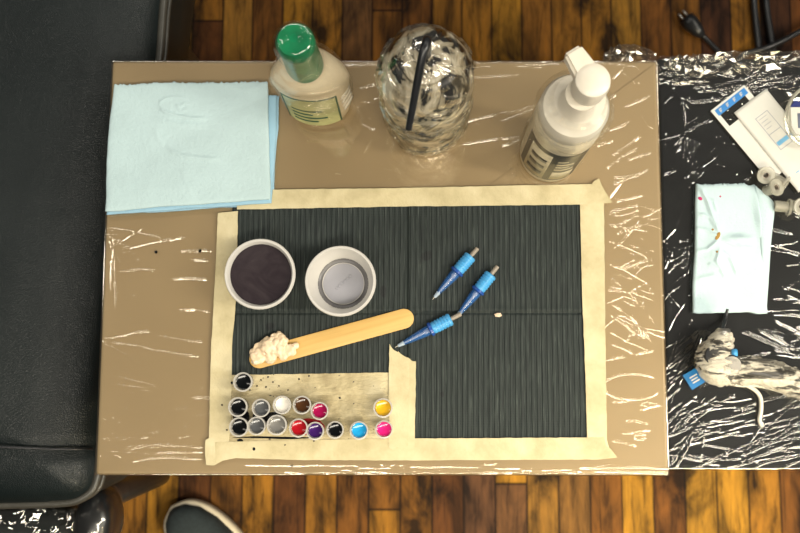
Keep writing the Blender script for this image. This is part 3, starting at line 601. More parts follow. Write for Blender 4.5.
# ------------------------------------------------------------------ stick and ointment
a, b = px(249.5, 361, TZ + .0035), px(413.5, 316, TZ + .0035); d = (b - a); L_ = d.length; ang = math.atan2(d.y, d.x)
st_poly = [(-L_ / 2 + .009 - .009 * math.cos(k), .009 * math.sin(k)) for k in np.linspace(-math.pi / 2, math.pi / 2, 16)] + [(L_ / 2 - .009 + .009 * math.cos(k), .009 * math.sin(k)) for k in np.linspace(math.pi / 2, -math.pi / 2, 16)]
o = obj('wooden_spatula', slab([(x, y * .98) for x, y in st_poly][::-1], 0, .0017, .0004, 2), M['stick'], sharp=50); o.location = (a + b) / 2; o.location.z = TZ + .0021; o.rotation_euler = (0, 0, ang)
tag(o, 'flat wooden spatula stick with rounded ends on the black bib', 'spatula')
bm = bmesh.new(); SZ = TZ + .0038
for x, y, r_, h in [(262, 352, 9, .4), (258, 358, 7, .5), (270, 348, 9, .6), (276, 343, 7, .7), (282, 341, 6, .75), (279, 349, 7, .7), (268, 342, 5, .7), (290, 350, 6, .5), (296, 346, 3.5, .5), (284, 355, 5, .5), (271, 356, 7, .5), (265, 345, 5, .6), (280, 336, 4, .7), (275, 337, 4, .7), (293, 352, 4, .5), (255, 352, 5, .4)]:
    R_ = r_ * .0009; b2 = bmesh.new(); bmesh.ops.create_icosphere(b2, subdivisions=3, radius=R_)
    for v in b2.verts: v.co *= 1 + .35 * noise.noise(v.co * 300 + Vector((x, y, 0)))
    bmesh.ops.scale(b2, verts=b2.verts, vec=(1, 1, h)); bmesh.ops.translate(b2, verts=b2.verts, vec=px(x, y, SZ) + Vector((0, 0, R_ * h * .75)))
    me = bpy.data.meshes.new('tmp'); b2.to_mesh(me); b2.free(); bm.from_mesh(me); bpy.data.meshes.remove(me)
o = obj('ointment_dollop', bm, M['cream_oint']); recenter(o); o.location.z = SZ
mo = o.modifiers.new('remesh', 'REMESH'); mo.mode = 'VOXEL'; mo.voxel_size = .0006; mo.use_smooth_shade = True
tex = bpy.data.textures.new('lumps', 'CLOUDS'); tex.noise_scale = .006; md = o.modifiers.new('lumps', 'DISPLACE'); md.texture = tex; md.strength = .0018; md.mid_level = .45
tag(o, 'lumpy beige ointment dollop on the left end of the wooden stick', 'ointment')
bm = bmesh.new(); bmesh.ops.create_icosphere(bm, subdivisions=2, radius=.0022)
for v in bm.verts: v.co *= 1 + .6 * noise.noise(v.co * 500)
bmesh.ops.scale(bm, verts=bm.verts, vec=(1.5, .8, .5)); o = obj('crumb', bm, M['crumb'], smooth=False); recenter(o); o.location = px(498, 315, TZ + .0018); tag(o, 'pale crumb on the horizontal fold of the bib', 'crumb')

# ------------------------------------------------------------------ needle cartridges
proto = None
for (x0, y0, x1, y1, lab) in [(477.5, 248.5, 433, 299, 'blue needle cartridge uppermost on the bib, lying apart from the other two'), (497.5, 266.5, 455, 319, 'blue needle cartridge in the middle of the three, its tip touching the lowest one'), (461, 314, 396, 347, 'blue needle cartridge lowest of the three, pointing at the torn tape')]:
    a, b = px(x0, y0, TZ + .006), px(x1, y1, TZ + .003); d = b - a; Lc = .062
    if proto is None:
        r = thing('needle_cartridge', lab, 'needle cartridge', group='needle cartridges on the bib'); proto = r
        RX = Matrix.Rotation(math.pi / 2, 4, 'Y')  # axis z -> +x ; x=0 is the plunger end
        pr = [(0, .0095), (.0048, .0095), (.0058, .0105)]
        for i in range(5): zz = .0115 + i * .0026; pr += [(.0058, zz), (.0058, zz + .0012), (.0053, zz + .0015), (.0053, zz + .0023)]
        pr += [(.0056, .0255), (.0050, .0275), (0, .0275)]
        obj('ribbed_barrel', lathe(pr, 28, M=RX), M['blue'], r, sharp=35)
        obj('plunger', lathe([(0, 0), (.0017, 0), (.002, .0006), (.002, .0096), (0, .0096)], 16, M=RX), M['plunger'], r, sharp=40)
        obj('locking_ring', lathe([(.0048, .0270), (.0063, .0274), (.0065, .0295), (.0050, .0305), (0, .0305)], 28, M=RX), M['blue_ring'], r, sharp=40)
        obj('nozzle', lathe([(.0046, .030), (.0046, .033), (.0040, .039), (.0028, .049), (.0020, .0545), (.0013, .0545), (.002, .049), (.0034, .038), (.004, .030)], 24, True, M=RX), M['blue_clear'], r, sharp=50)
        obj('needle_bar', lathe([(0, .030), (.0021, .030), (.0022, .034), (.0012, .036), (.0011, .046), (.0007, .052), (.0002, .0625), (0, .063)], 12, M=RX), M['white'], r)
        obj('tip', lathe([(.0019, .0540), (.0021, .0545), (.0014, .060), (.0009, .060), (.0014, .0545)], 20, True, M=RX), M['tip'], r, sharp=50)
    else: r = dup(proto, label=lab)
    r.location = (a.x, a.y, TZ + .0083); k = d.length / Lc; r.scale = (k, 1, 1); r.rotation_euler = (0, .060, math.atan2(d.y, d.x))

# ------------------------------------------------------------------ bottles
def crinkle_lathe(prof, seg, amp, seed, twist=0):
    pts = smooth_path([Vector((r_, 0, z_)) for r_, z_ in prof], 4); r = random.Random(seed); bm = bmesh.new(); rings = []
    for i, p in enumerate(pts):
        ring = []
        for k in range(seg):
            a = 2 * math.pi * (k + (.5 if i % 2 else 0)) / seg; rr = p.x + r.uniform(-.2, 1) * amp * min(1, p.x / .008)
            ring.append(bm.verts.new((rr * math.cos(a), rr * math.sin(a), p.z + r.uniform(-.6, .6) * amp)))
        rings.append(ring)
    for i, (A, B) in enumerate(zip(rings, rings[1:])):
        for k in range(seg):
            j = (k + 1) % seg
            if i % 2: bm.faces.new((A[k], A[j], B[j])); bm.faces.new((A[k], B[j], B[k]))
            else: bm.faces.new((A[k], A[j], B[k])); bm.faces.new((A[j], B[j], B[k]))
    bm.faces.new(rings[-1]); return bm
def ridge_wrap(prof, n_lines, seed, h=.0016, sg=.0009, slant=.5, seg=220, step=.0011):
    pts = smooth_path([Vector((r_, 0, z_)) for r_, z_ in prof], 10); A = np.array([[p.x, p.z] for p in pts]); Ls = np.concatenate([[0], np.cumsum(np.hypot(*np.diff(A, axis=0).T))])
    vs = np.arange(0, Ls[-1], step); rr, zz = np.interp(vs, Ls, A[:, 0]), np.interp(vs, Ls, A[:, 1]); R0 = rr.max(); us = np.linspace(0, 2 * math.pi * R0, seg + 1)
    r = random.Random(seed); lines = []; per = us[-1]
    for i in range(n_lines):
        u0, v0 = r.uniform(0, per), r.uniform(0, Ls[-1]); a = r.gauss(slant, .5) * r.choice((1, 1, -1)); l = r.uniform(.008, .035)
        pl = [(u0 + t * l * math.cos(a), v0 + t * l * math.sin(a) + .002 * math.sin(t * 3 + i)) for t in np.linspace(0, 1, 5)]
        hh, ss = h * r.uniform(.3, 1), sg * r.uniform(.6, 1.3)
        for k in (-per, 0, per): lines.append(([(x + k, y) for x, y in pl], hh, ss))
    U, V = np.meshgrid(us, vs); D = ridges(U, V, lines); D[:, -1] = D[:, 0] = np.maximum(D[:, -1], D[:, 0])
    dr, dz = np.gradient(rr, vs), np.gradient(zz, vs); D *= np.clip(rr / .012, .15, 1)[:, None]
    th = U / R0; Rr = rr[:, None] + D * dz[:, None]; Zz = zz[:, None] - D * dr[:, None]
    return grid_mesh('plastic_wrap', np.stack([Rr * np.cos(th), Rr * np.sin(th), Zz], -1))
def arc_label(r0, a0, a1, z0, z1, n=24, th=.0003):
    bm = bmesh.new(); rows = []
    for z, rr in ((z0, r0), (z0, r0 + th), (z1, r0 + th), (z1, r0)):
        rows.append([bm.verts.new((rr * math.cos(a0 + (a1 - a0) * k / n), rr * math.sin(a0 + (a1 - a0) * k / n), z)) for k in range(n + 1)])
    for i in range(4):
        A, B = rows[i], rows[(i + 1) % 4]
        for k in range(n): bm.faces.new((A[k], A[k + 1], B[k + 1], B[k]))
    bm.faces.new([rows[i][0] for i in range(4)]); bm.faces.new([rows[i][-1] for i in range(4)][::-1]); return bm
D2 = math.radians
# green capped bottle: oval body under a round neck
def oval(bm):
    for v in bm.verts: v.co.y *= .82 - .28 * min(1, max(0, v.co.z / .072)) + .46 * min(1, max(0, (v.co.z - .078) / .026))
    return bm
p = px(321, 103); p.z = TZ + .0012
bt = thing('squeeze_bottle', 'cream bottle with green cap in clear film, nearest the paper towels', 'bottle', p)
obj('body', oval(lathe([(0, 0), (.024, 0), (.0275, .003), (.0292, .02), (.0312, .058), (.0330, .074), (.0315, .082), (.026, .091), (.019, .098), (.0140, .101), (.0130, .110), (0, .110)], 56)), M['cream'], bt, sharp=60)
obj('cap', lathe([(0, .103), (.0150, .103), (.0152, .107), (.0142, .144), (.0147, .147), (.0147, .155), (.0125, .159), (0, .159)], 48), M['green'], bt, sharp=40)
lb = obj('label', oval(arc_label(.0318, D2(215), D2(312), .012, .066)), M['label_green'], bt, sharp=40)
for a_ in (216, 308): obj('label_border', oval(arc_label(.0322, D2(a_), D2(a_ + 3), .012, .066, 3)), M['dark_green'], lb)
obj('label_border', oval(arc_label(.0322, D2(216), D2(311), .0635, .066)), M['dark_green'], lb)
for i in range(4): obj('label_print', oval(arc_label(.0322, D2(232), D2(232 + [40, 56, 34, 50][i]), .020 + i * .007, .0225 + i * .007)), M['dark_green'], lb)
for i in range(4): obj('highlight_stripe', lathe([(0, -.0018), (.0012, -.001), (.0016, 0), (.0012, .001), (0, .0018)], 10, M=Matrix.Translation((.0300 * math.cos(D2(-22)), .0205 * math.sin(D2(-22)), .026 + i * .010)) @ Matrix.Rotation(D2(-28), 4, 'Z') @ Matrix.Scale(5, 4, (0, 1, 0))), M['white'], bt)  # white raised stripes stand in for reflections on the bottle's right side
me_ = ridge_wrap([(.0300, .002), (.0318, .03), (.0335, .058), (.0345, .075), (.031, .087), (.024, .100), (.0180, .112), (.0162, .13), (.0165, .152), (.013, .1620), (.003, .163)], 120, 4, .0013, .0008); bm = bmesh.new(); bm.from_mesh(me_); bpy.data.meshes.remove(me_)
obj('plastic_wrap', oval(bm), M['film_soft'], bt)
# wash bottle
p = px(427, 121); p.z = TZ + .0012
wb = thing('wash_bottle', 'film wrapped wash bottle with bent black spout, middle of three', 'bottle', p)
obj('body', lathe([(0, 0), (.031, 0), (.034, .003), (.0350, .06), (.0375, .114), (.0368, .131), (.0325, .146), (.0255, .156), (.0205, .160), (0, .160)], 56), M['patchy'], wb, sharp=60)
obj('screw_cap', lathe([(0, .155), (.019, .155), (.0195, .157), (.0185, .164), (.012, .167), (.006, .168), (0, .168)], 40), M['patchy'], wb, sharp=40)
sp = smooth_path([(0, .002, .150), (.0005, .003, .178), (.001, .003, .194), (.0005, -.002, .2015), (-.002, -.010, .1995), (-.006, -.026, .188), (-.010, -.043, .174), (-.0125, -.053, .166)], 5)
obj('spout', tube(sp, [.0040 - .0016 * i / len(sp) for i in range(len(sp))], 14), M['black_pl'], wb)
finish(ridge_wrap([(.0345, .001), (.0362, .02), (.0366, .06), (.0380, .115), (.0370, .132), (.033, .146), (.0265, .157), (.0215, .165), (.013, .170), (.004, .171)], 230, 9, .0030, .0012), 'plastic_wrap', M['film_bottle'], wb)
# foam pump bottle
p = px(549, 154); p.z = TZ + .0012
fb = thing('pump_bottle', 'foam pump bottle with white pump head in clear film, rightmost bottle', 'bottle', p)
obj('body', lathe([(0, 0), (.0245, 0), (.0268, .0025), (.0272, .01), (.0272, .118), (.0268, .124), (.0245, .130), (.0205, .134), (0, .134)], 56), M['ivory'], fb, sharp=60)
lb = obj('label', arc_label(.0273, D2(190), D2(312), .014, .104), M['label_dark'], fb, sharp=40)
obj('label_panel', arc_label(.0277, D2(205), D2(250), .018, .096), M['label_mark'], lb); obj('label_panel', arc_label(.0277, D2(262), D2(300), .020, .046), M['label_mark'], lb)
for i in range(4): obj('label_print', arc_label(.0277, D2(262), D2(262 + [34, 24, 30, 18][i]), .054 + i * .009, .058 + i * .009), M['label_mark'], lb)
for i in range(3): obj('label_print', arc_label(.0281, D2(212), D2(244), .03 + i * .02, .039 + i * .02), M['label_dark'], lb)
obj('collar', lathe([(0, .132), (.0255, .132), (.0262, .134), (.0262, .146), (.0240, .151), (.0150, .155), (.0135, .158), (.0120, .180), (0, .180)], 48), M['white'], fb, sharp=40)
hd = obj('pump_head', lathe([(0, .176), (.0100, .176), (.0125, .184), (.0130, .199), (.0120, .204), (.008, .2065), (0, .2065)], 40), M['white'], fb, sharp=40)
na = D2(122); nm = Matrix.Rotation(na, 4, 'Z')
nb = box((.0150, 0, .1985), (.022, .0155, .011), .002, 2); 
for v in nb.verts:
    k = (v.co.x - .005) / .026; v.co.y *= 1.15 - .35 * k; v.co.z += .001 * k
nb.transform(nm); nz = obj('nozzle', nb, M['white'], fb, sharp=40)
for o_ in (hd, nz): o_.location = (.0035, .0025, 0)
finish(ridge_wrap([(.0275, .001), (.0285, .02), (.0285, .07), (.0288, .118), (.0300, .132), (.0288, .150), (.022, .160), (.0185, .17)], 60, 12, .0012, .0008), 'plastic_wrap', M['film_soft'], fb)

# ------------------------------------------------------------------ paper towels
def towel(name, label, quad, z, th, m, seed, group, wr=(), tear=None, nx=130, ny=110, bulge=0, extra=None, lift=.0006):
    A, B, C, D = [px(*q_, z) for q_ in quad]; u = np.linspace(0, 1, nx); v = np.linspace(0, 1, ny); U, V = np.meshgrid(u, v)
    x = (A.x * (1 - V) + D.x * V) * (1 - U) + (B.x * (1 - V) + C.x * V) * U; y = (A.y * (1 - V) + D.y * V) * (1 - U) + (B.y * (1 - V) + C.y * V) * U
    x += .0012 * vnoise(V * 0, V, 4, seed) * (np.abs(U - .5) * 2) ** 6 * 1.0; y += .0010 * vnoise(U, U * 0, 5, seed + 3) * (np.abs(V - .5) * 2) ** 6
    x += bulge * np.sin(math.pi * V) * (1 - U) ** 4
    if tear: y += .0010 * np.sign(np.sin(U * tear * 2 * math.pi)) * (V < .5 / ny) * vnoise(U, U * 0, 60, seed + 8)
    Zt = lift * vnoise(x, y, 18, seed, 3)
    xs, ys = np.linspace(x.min(), x.max(), 240), np.linspace(y.min(), y.max(), 220); GX, GY = np.meshgrid(xs, ys); R_ = ridges(GX, GY, wr)
    ii = np.clip(((x - xs[0]) / (xs[1] - xs[0])).round().astype(int), 0, 239); jj = np.clip(((y - ys[0]) / (ys[1] - ys[0])).round().astype(int), 0, 219); Zt += R_[jj, ii] * 1.1
    if extra is not None: Zt += extra(x, y, U, V)
    e = np.minimum(np.minimum(U, 1 - U) * nx, np.minimum(V, 1 - V) * ny); Zt -= np.clip(1 - e / 4, 0, 1) ** 2 * th * .35
    top = np.stack([x, y, z + th + Zt], -1)[::-1]; o = finish(sheet_solid(name, top, th * .9, z), name, m); recenter(o); tag(o, label, 'paper towel', group); return o
G = 'folded paper towels in the stack'
towel('paper_towel', 'folded blue paper towel at the bottom of the stack on the table', [(118, 96), (280, 97), (273.5, 205.5), (109, 215)], TZ + .0016, .0022, M['towel2'], 3, G)
towel('paper_towel', 'folded blue paper towel in the middle of the stack on the table', [(117, 92), (277.5, 96), (272, 203.5), (107.5, 215)], TZ + .0044, .0022, M['towel2'], 7, G)
TT = TZ + .0072
W = lambda pts, h, s: ([px(x, y, TT) for x, y in pts], h, s)
towel('paper_towel', 'large pale blue paper towel with pressed wrinkles on top of the stack', [(114, 84), (267.5, 82.5), (271, 199.5), (106.5, 211)], TT, .0022, M['towel'], 12, G, tear=26, bulge=-.002,
      wr=[W([(160, 107), (161, 103), (165, 100), (172, 98), (180, 98), (188, 100)], .0008, .0012), W([(160, 108), (165, 112), (172, 115), (180, 117), (192, 119), (207, 120)], .0013, .0014), W([(176, 105), (181, 107), (186, 104), (190, 105)], .0008, .0009), W([(178, 108), (182, 112), (188, 110)], .0006, .0009),
          W([(155, 119), (166, 123), (180, 125), (196, 126), (208, 128)], .0006, .0022), W([(168, 147), (174, 152), (182, 156), (194, 158), (206, 159), (220, 160)], .0011, .0018), W([(155, 127), (158, 138), (165, 147)], .0004, .0024), W([(176, 140), (190, 143), (202, 139)], .0003, .003), W([(184, 168), (186, 182), (192, 196)], .0003, .003), W([(225, 85), (245, 92), (266, 86)], .0005, .003), W([(130, 180), (160, 190), (200, 186)], .0003, .004)])
Z2 = BZ + .0022
fxa, fxb = px(753, 185, Z2), px(761, 238, Z2)
def flap(x, y, U, V):
    d = (x - fxa.x) * -(fxb.y - fxa.y) + (y - fxa.y) * (fxb.x - fxa.x); d = d / (fxb - fxa).length
    k = np.clip((V - .02) * 4, 0, 1) * np.clip((.48 - V) * 6, 0, 1)
    return .003 * np.exp(-(d / .004) ** 2) * k + .0035 * np.exp(-((V - .43) / .03) ** 2) * np.clip((U - .35) * 4, 0, 1) * np.clip((.9 - U) * 5, 0, 1) + .0025 * np.exp(-((U - .3) / .12) ** 2 - ((V - .5) / .2) ** 2)
W2 = lambda pts, h, s: ([px(x, y, Z2) for x, y in pts], h, s)
tw = towel('paper_towel', 'crumpled pale blue paper towel with pink and ochre stains on the side table', [(696.5, 184.5), (757, 185.5), (766, 313.5), (692, 313)], Z2, .004, M['towel3'], 21, None, tear=14, extra=flap, lift=.0009,
      wr=[W2([(697, 186), (705, 200), (712, 222), (718, 236)], .0022, .0018), W2([(697, 214), (708, 218), (716, 232)], .0016, .0013), W2([(692, 228), (704, 230), (717, 238)], .0014, .0013), W2([(717, 240), (706, 250), (694, 252)], .0013, .0014), W2([(720, 240), (733, 246), (752, 249)], .0018, .0016), W2([(718, 248), (714, 262), (722, 276), (730, 284)], .0016, .0015), W2([(719, 250), (728, 258), (736, 276)], .0014, .0015), W2([(706, 264), (718, 270)], .001, .0012), W2([(694, 280), (712, 276), (726, 282)], .0012, .002), W2([(700, 196), (712, 202), (716, 214)], .0012, .0012)])

# side flap of the same towel, turned down at its right edge
def flap_part():
    q_ = [(755, 186), (767, 195), (774, 207), (771, 240), (768, 290), (766, 312), (760, 240)]
    n_ = 24; a_ = smooth_path([px(755, 186.5, Z2 + .004), px(760, 238, Z2 + .005), px(765, 312, Z2 + .003)], n_); b_ = smooth_path([px(756, 186.5, Z2 + .003), px(768, 196, Z2 + .003), px(774.5, 207, Z2 + .003), px(771.5, 240, Z2 + .002), px(768.5, 285, Z2 + .001), px(766.5, 312.5, Z2 + .001)], n_)
    b_ = [b_[int(i * (len(b_) - 1) / (len(a_) - 1))] for i in range(len(a_))]; bm = bmesh.new(); rows = []
    for A, B in zip(a_, b_):
        rows.append([bm.verts.new(A.lerp(B, k / 6) + Vector((0, 0, .0016 * math.sin(math.pi * k / 6) + .0004 * noise.noise(A.lerp(B, k / 6) * 160)))) for k in range(7)])
    for A, B in zip(rows, rows[1:]):
        for k in range(6): bm.faces.new((A[k], A[k + 1], B[k + 1], B[k]))
    o = obj('side_flap', bm, M['towel3'], tw, world=True); s = o.modifiers.new('thickness', 'SOLIDIFY'); s.thickness = .0008; return o
flap_part()
bpy.context.view_layer.update()
dg = bpy.context.evaluated_depsgraph_get()
def top_z(o, x, y):
    h, loc, n_, i_ = o.ray_cast(Vector((x, y, 2)) - o.location, Vector((0, 0, -1)))
    return loc.z + o.location.z if h else Z2 + .004
for x, y, rx, ry, m in [(701, 198, 2.4, 1.8, 'stain_pink'), (721, 196, 1, 1, 'stain_pink'), (717.6, 236, 2, 4.5, 'stain_brown'), (713, 229.5, 1.2, 1.2, 'stain_brown'), (717, 252, 1.4, 1.2, 'stain_brown')]:
    p = px(x, y, Z2 + .006); z = top_z(tw, p.x, p.y); bm = bmesh.new(); bmesh.ops.create_uvsphere(bm, u_segments=14, v_segments=8, radius=.0009)
    bmesh.ops.scale(bm, verts=bm.verts, vec=(rx, ry, .5)); bmesh.ops.rotate(bm, verts=bm.verts, cent=(0, 0, 0), matrix=Matrix.Rotation(-.5, 3, 'Z')); bmesh.ops.translate(bm, verts=bm.verts, vec=(p.x, p.y, z))
    obj('stain', bm, M[m], tw, world=True, label='pink stain' if 'pink' in m else 'ochre stain')

# ------------------------------------------------------------------ sterile pouches
def pouch_frame(ax0, ay0, bx_, by_, z):
    a, b = px(ax0, ay0, z), px(bx_, by_, z); u = (b - a); wd = u.length; u.normalize(); d = Vector((u.y, -u.x, 0)); return a, u, d, wd
def quad_slab(a, u, d, pts, z0, z1): return slab([(a + u * x + d * y)[:2] for x, y in pts], z0, z1)
PZ = BZ + .0026
a, u, d, wd = pouch_frame(710.5, 111, 744, 84.8, PZ)
r = thing('sterile_pouch', 'opened white paper pouch with a blue printed strip and clear window', 'pouch', a)
LEN = .085
obj('paper_back', quad_slab(a, u, d, [(0, .022), (wd, .022), (wd, LEN), (0, LEN)][::-1], PZ, PZ + .0004), M['paper'], r, smooth=False, world=True)
for nm_, x0, x1, y0, y1 in (('side_margin', 0, .0045, .0085, .022), ('side_margin', wd - .006, wd, .0085, .022), ('header', 0, wd, 0, .0085)):
    o = obj(nm_, quad_slab(a, u, d, [(x0, y0), (x1, y0), (x1, y1), (x0, y1)][::-1], PZ, PZ + .0004), M['paper'], r, smooth=False, world=True)
o = obj('printed_strip', quad_slab(a, u, d, [(.003, .002), (wd - .002, .002), (wd - .002, .0085), (.003, .0085)][::-1], PZ + .0004, PZ + .0006), M['print_blue'], r, smooth=False, world=True, label='blue printed strip')
for i in range(4):
    x = .0065 + i * .0082
    for q_ in ([(x, .0035), (x + .003, .0035), (x + .003, .0044), (x, .0044)], [(x, .0052), (x + .0022, .0052), (x + .0022, .0062), (x, .0062)], [(x, .0035), (x + .0009, .0035), (x + .0009, .007), (x, .007)]):
        obj('printed_mark', quad_slab(a, u, d, q_[::-1], PZ + .0006, PZ + .0007), M['paper'], o, smooth=False, world=False).data.transform(Matrix.Translation(-Vector(r.location)))
obj('clear_window', quad_slab(a, u, d, [(.0045, .0085), (wd - .006, .0085), (wd - .006, .022), (.0045, .022)][::-1], PZ + .0001, PZ + .0003), M['film_soft'], r, smooth=False, world=True)
PZ2 = BZ + .0040
a, u, d, wd = pouch_frame(734, 112.7, 766, 88.5, PZ2)
r = thing('sterile_pouch', 'white paper pouch printed with an outlined box, lying over the opened one', 'pouch', a)
n_ = 26; rows = []; bm = bmesh.new(); LEN = .094
for j in range(n_ + 1):
    y = LEN * j / n_; rows.append([bm.verts.new(a + u * (wd * i / 12) + d * y + Vector((0, 0, .0014 * math.sin(math.pi * j / n_) * math.sin(math.pi * i / 12) + .0003 * noise.noise(Vector((i * .4, j * .3, 0)))))) for i in range(13)])
for A, B in zip(rows, rows[1:]):
    for k in range(12): bm.faces.new((A[k], A[k + 1], B[k + 1], B[k]))
o = obj('paper', bm, M['paper'], r, world=True); s = o.modifiers.new('thickness', 'SOLIDIFY'); s.thickness = .0004; s.offset = -1
def mark(x0, y0, x1, y1, m, nm='printed_line', sk=0):
    bm = bmesh.new(); nx_, ny_ = 6, 6; vs = []
    for j in range(ny_ + 1):
        y = y0 + (y1 - y0) * j / ny_; row = []
        for i in range(nx_ + 1):
            x = x0 + (x1 - x0) * i / nx_
            row.append(bm.verts.new(a + u * x + d * y + Vector((0, 0, .0014 * math.sin(math.pi * y / LEN) * math.sin(math.pi * x / wd) + .0003 * noise.noise(Vector((x / wd * 12 * .4, y / LEN * n_ * .3, 0))) + .00025))))
        vs.append(row)
    for A, B in zip(vs, vs[1:]):
        for k in range(nx_): bm.faces.new((A[k], A[k + 1], B[k + 1], B[k]))
    obj(nm, bm, m, r, world=True)
bx0_, bx1_, by0_, by1_ = wd * .30, wd * .66, .0165, .053
for q_ in ((bx0_, by0_, bx1_, by0_ + .0004), (bx0_, by1_, bx1_, by1_ + .0004), (bx0_, by0_, bx0_ + .0004, by1_), (bx1_, by0_, bx1_ + .0004, by1_), (bx0_, .036, bx1_, .0364)): mark(*q_, M['print_line'])
for i in range(4): mark(bx0_ + .002, .0195 + i * .0036, bx0_ + .002 + [.009, .0075, .0085, .006][i], .0198 + i * .0036, M['print_line'])
mark(bx0_ + .001, .0455, bx1_ - .0005, .0495, M['print_light'], 'printed_bar')
for i in range(5): mark(wd * .25 + i * .005, .078, wd * .25 + i * .005 + .0035, .0788, M['print_light']); mark(wd * .35 + i * .004, .0815, wd * .35 + i * .004 + .002, .0835, M['print_blue'])

# ------------------------------------------------------------------ clear tub
p = px(819, 117, BZ + .018); p.z = BZ + .0035
r = thing('plastic_tub', 'clear round plastic tub at the right edge beside the pouches', 'tub', p)
obj('tub_wall', lathe([(0, 0), (.026, 0), (.028, .002), (.0295, .016), (.0312, .0165), (.0312, .0185), (.0285, .0185), (.027, .003), (0, .0015)], 64), M['clear_tub'], r, sharp=50)
obj('rim', lathe([(.0285, .0185), (.0300, .0196), (.0314, .0185), (.0314, .0165), (.0295, .0160)], 64, True), M['silicone'], r, sharp=50)
obj('insert', slab([(x, y) for x, y in [(-.022, -.014), (.022, -.014), (.022, .012), (-.022, .012)]], .0018, .006, .001), M['paper'], r, sharp=40)
obj('insert_band', slab([(-.0222, .012), (.0222, .012), (.0222, .018), (-.018, .018)], .0018, .006, .001), simple('navy_print', (.02, .03, .16), .4), r, sharp=40, label='navy blue band')
obj('insert_print', slab([(-.016, -.008), (-.006, -.008), (-.006, .006), (-.016, .006)], .006, .0062), M['print_line'], r)

# ------------------------------------------------------------------ silicone grommets
proto = None
for x, y, z_, rx, ry, rz, lab in [(764.5, 174, .009, .35, -.25, .3, 'clear silicone grommet highest of the group, half under the pouch'), (779, 181, .006, 1.2, 0, .9, 'clear silicone grommet lying under the corner of the printed pouch'),
                                   (771.5, 189, .010, .30, .3, 1.0, 'clear silicone grommet touching the corner of the stained towel'), (782, 206.5, .0075, 1.5, 0, 1.45, 'clear silicone grommet lying on its side, right of the stained towel'), (797, 206, .011, .25, .25, 0, 'clear silicone grommet at the right edge of the group, hole upward')]:
    if proto is None:
        r = thing('silicone_grommet', lab, 'grommet', group='silicone grommets on the side table'); proto = r
        obj('sleeve', lathe([(.0048, -.007), (.0052, -.006), (.0052, .0045), (.0078, .005), (.0082, .006), (.0078, .0072), (.0045, .0074), (.0030, .0066), (.0030, -.0066)], 32, True), M['silicone'], r, sharp=50)
        obj('bore', lathe([(.0030, -.004), (.0030, .0060), (.0023, .0060), (.0023, -.004)], 24, True), M['plunger'], r, sharp=50)
    else: r = dup(proto, label=lab)
    r.location = px(x, y, BZ + z_); r.rotation_euler = (rx, ry, rz)

# ------------------------------------------------------------------ wrapped tattoo machine
mz = BZ + .0215
base = px(716, 360, mz); r = thing('tattoo_machine', 'film wrapped tattoo machine lying on the black side table', 'tattoo machine', (base.x, base.y, BZ))
hx = px(723, 336, mz); hy = px(714, 368, mz)
obj('frame', tube([px(725, 336, mz), px(719, 350, mz), px(714, 364, mz), px(722, 374, mz - .002), px(738, 371, mz - .002)], [.007, .010, .011, .009, .008], 14), M['metal'], r, world=True)
obj('coil', lathe([(0, -.011), (.009, -.011), (.0095, -.009), (.008, -.008), (.008, .008), (.0095, .009), (.009, .011), (0, .011)], 24, M=Matrix.Translation(px(712, 356, mz + .003))), M['black_pl'], r, world=True, sharp=40)
obj('coil', lathe([(0, -.011), (.009, -.011), (.0095, -.009), (.008, -.008), (.008, .008), (.0095, .009), (.009, .011), (0, .011)], 24, M=Matrix.Translation(px(727, 361, mz + .002)) @ Matrix.Rotation(.4, 4, 'X')), M['metal'], r, world=True, sharp=40)
obj('spring_post', box(px(724, 333, mz + .006), (.010, .008, .006), .001), M['steel'], r, world=True)
obj('contact_clip', box(px(734.5, 353, mz + .012), (.005, .007, .003), .0008), M['blue'], r, world=True, label='small bright blue clip')
obj('grip', tube([px(738, 369, mz - .002), px(760, 372, mz - .003), px(800, 384, mz - .004), px(850, 399, mz - .004)], [.0075, .0085, .0095, .0095], 18), M['black_pl'], r, world=True)
def crumple_tube(pts, rad, seed, seg=22, n=12):
    rr = random.Random(seed); path = smooth_path(pts, n); bm = bmesh.new(); rings = []; m_ = len(path)
    rads = np.interp(np.linspace(0, len(rad) - 1, m_), range(len(rad)), rad)
    for i, p in enumerate(path):
        T = (path[min(i + 1, m_ - 1)] - path[max(i - 1, 0)]).normalized(); Nn = T.cross(Vector((0, 0, 1))).normalized(); B = Nn.cross(T)
        rings.append([bm.verts.new(p + float(rads[i]) * (1 + .26 * noise.noise(Vector((k * 1.9 + .4 * i * (1 - 2 * (k % 2)) * .3, i * .16, seed))) + rr.uniform(-.05, .05)) * (Nn * math.cos(2 * math.pi * (k + .5 * (i % 2)) / seg) + B * .9 * math.sin(2 * math.pi * (k + .5 * (i % 2)) / seg))) for k in range(seg)])
    for i, (A, B) in enumerate(zip(rings, rings[1:])):
        for k in range(seg):
            j = (k + 1) % seg; bm.faces.new((A[k], A[j], B[k])); bm.faces.new((A[j], B[j], B[k]))
    bm.faces.new(rings[0][::-1]); bm.faces.new(rings[-1]); return bm
q = N('crinkled_sleeve'); q.base((.80, .74, .60)); q.set(Roughness=.18); v = q.coords(); q.l(q.ramp(q.noise(q.coords((.45, 1.6, 1), (0, 0, .25)), 55, 4, .6, 1.2), [(.42, (.05, .05, .05)), (.52, (.8, .8, .8))]), q.b.inputs['Alpha']); q.bump(q.noise(q.coords((.6, 1.5, 1), (0, 0, .25)), 170, 4, .6, 1), .9, .003); M['sleeve'] = q.m
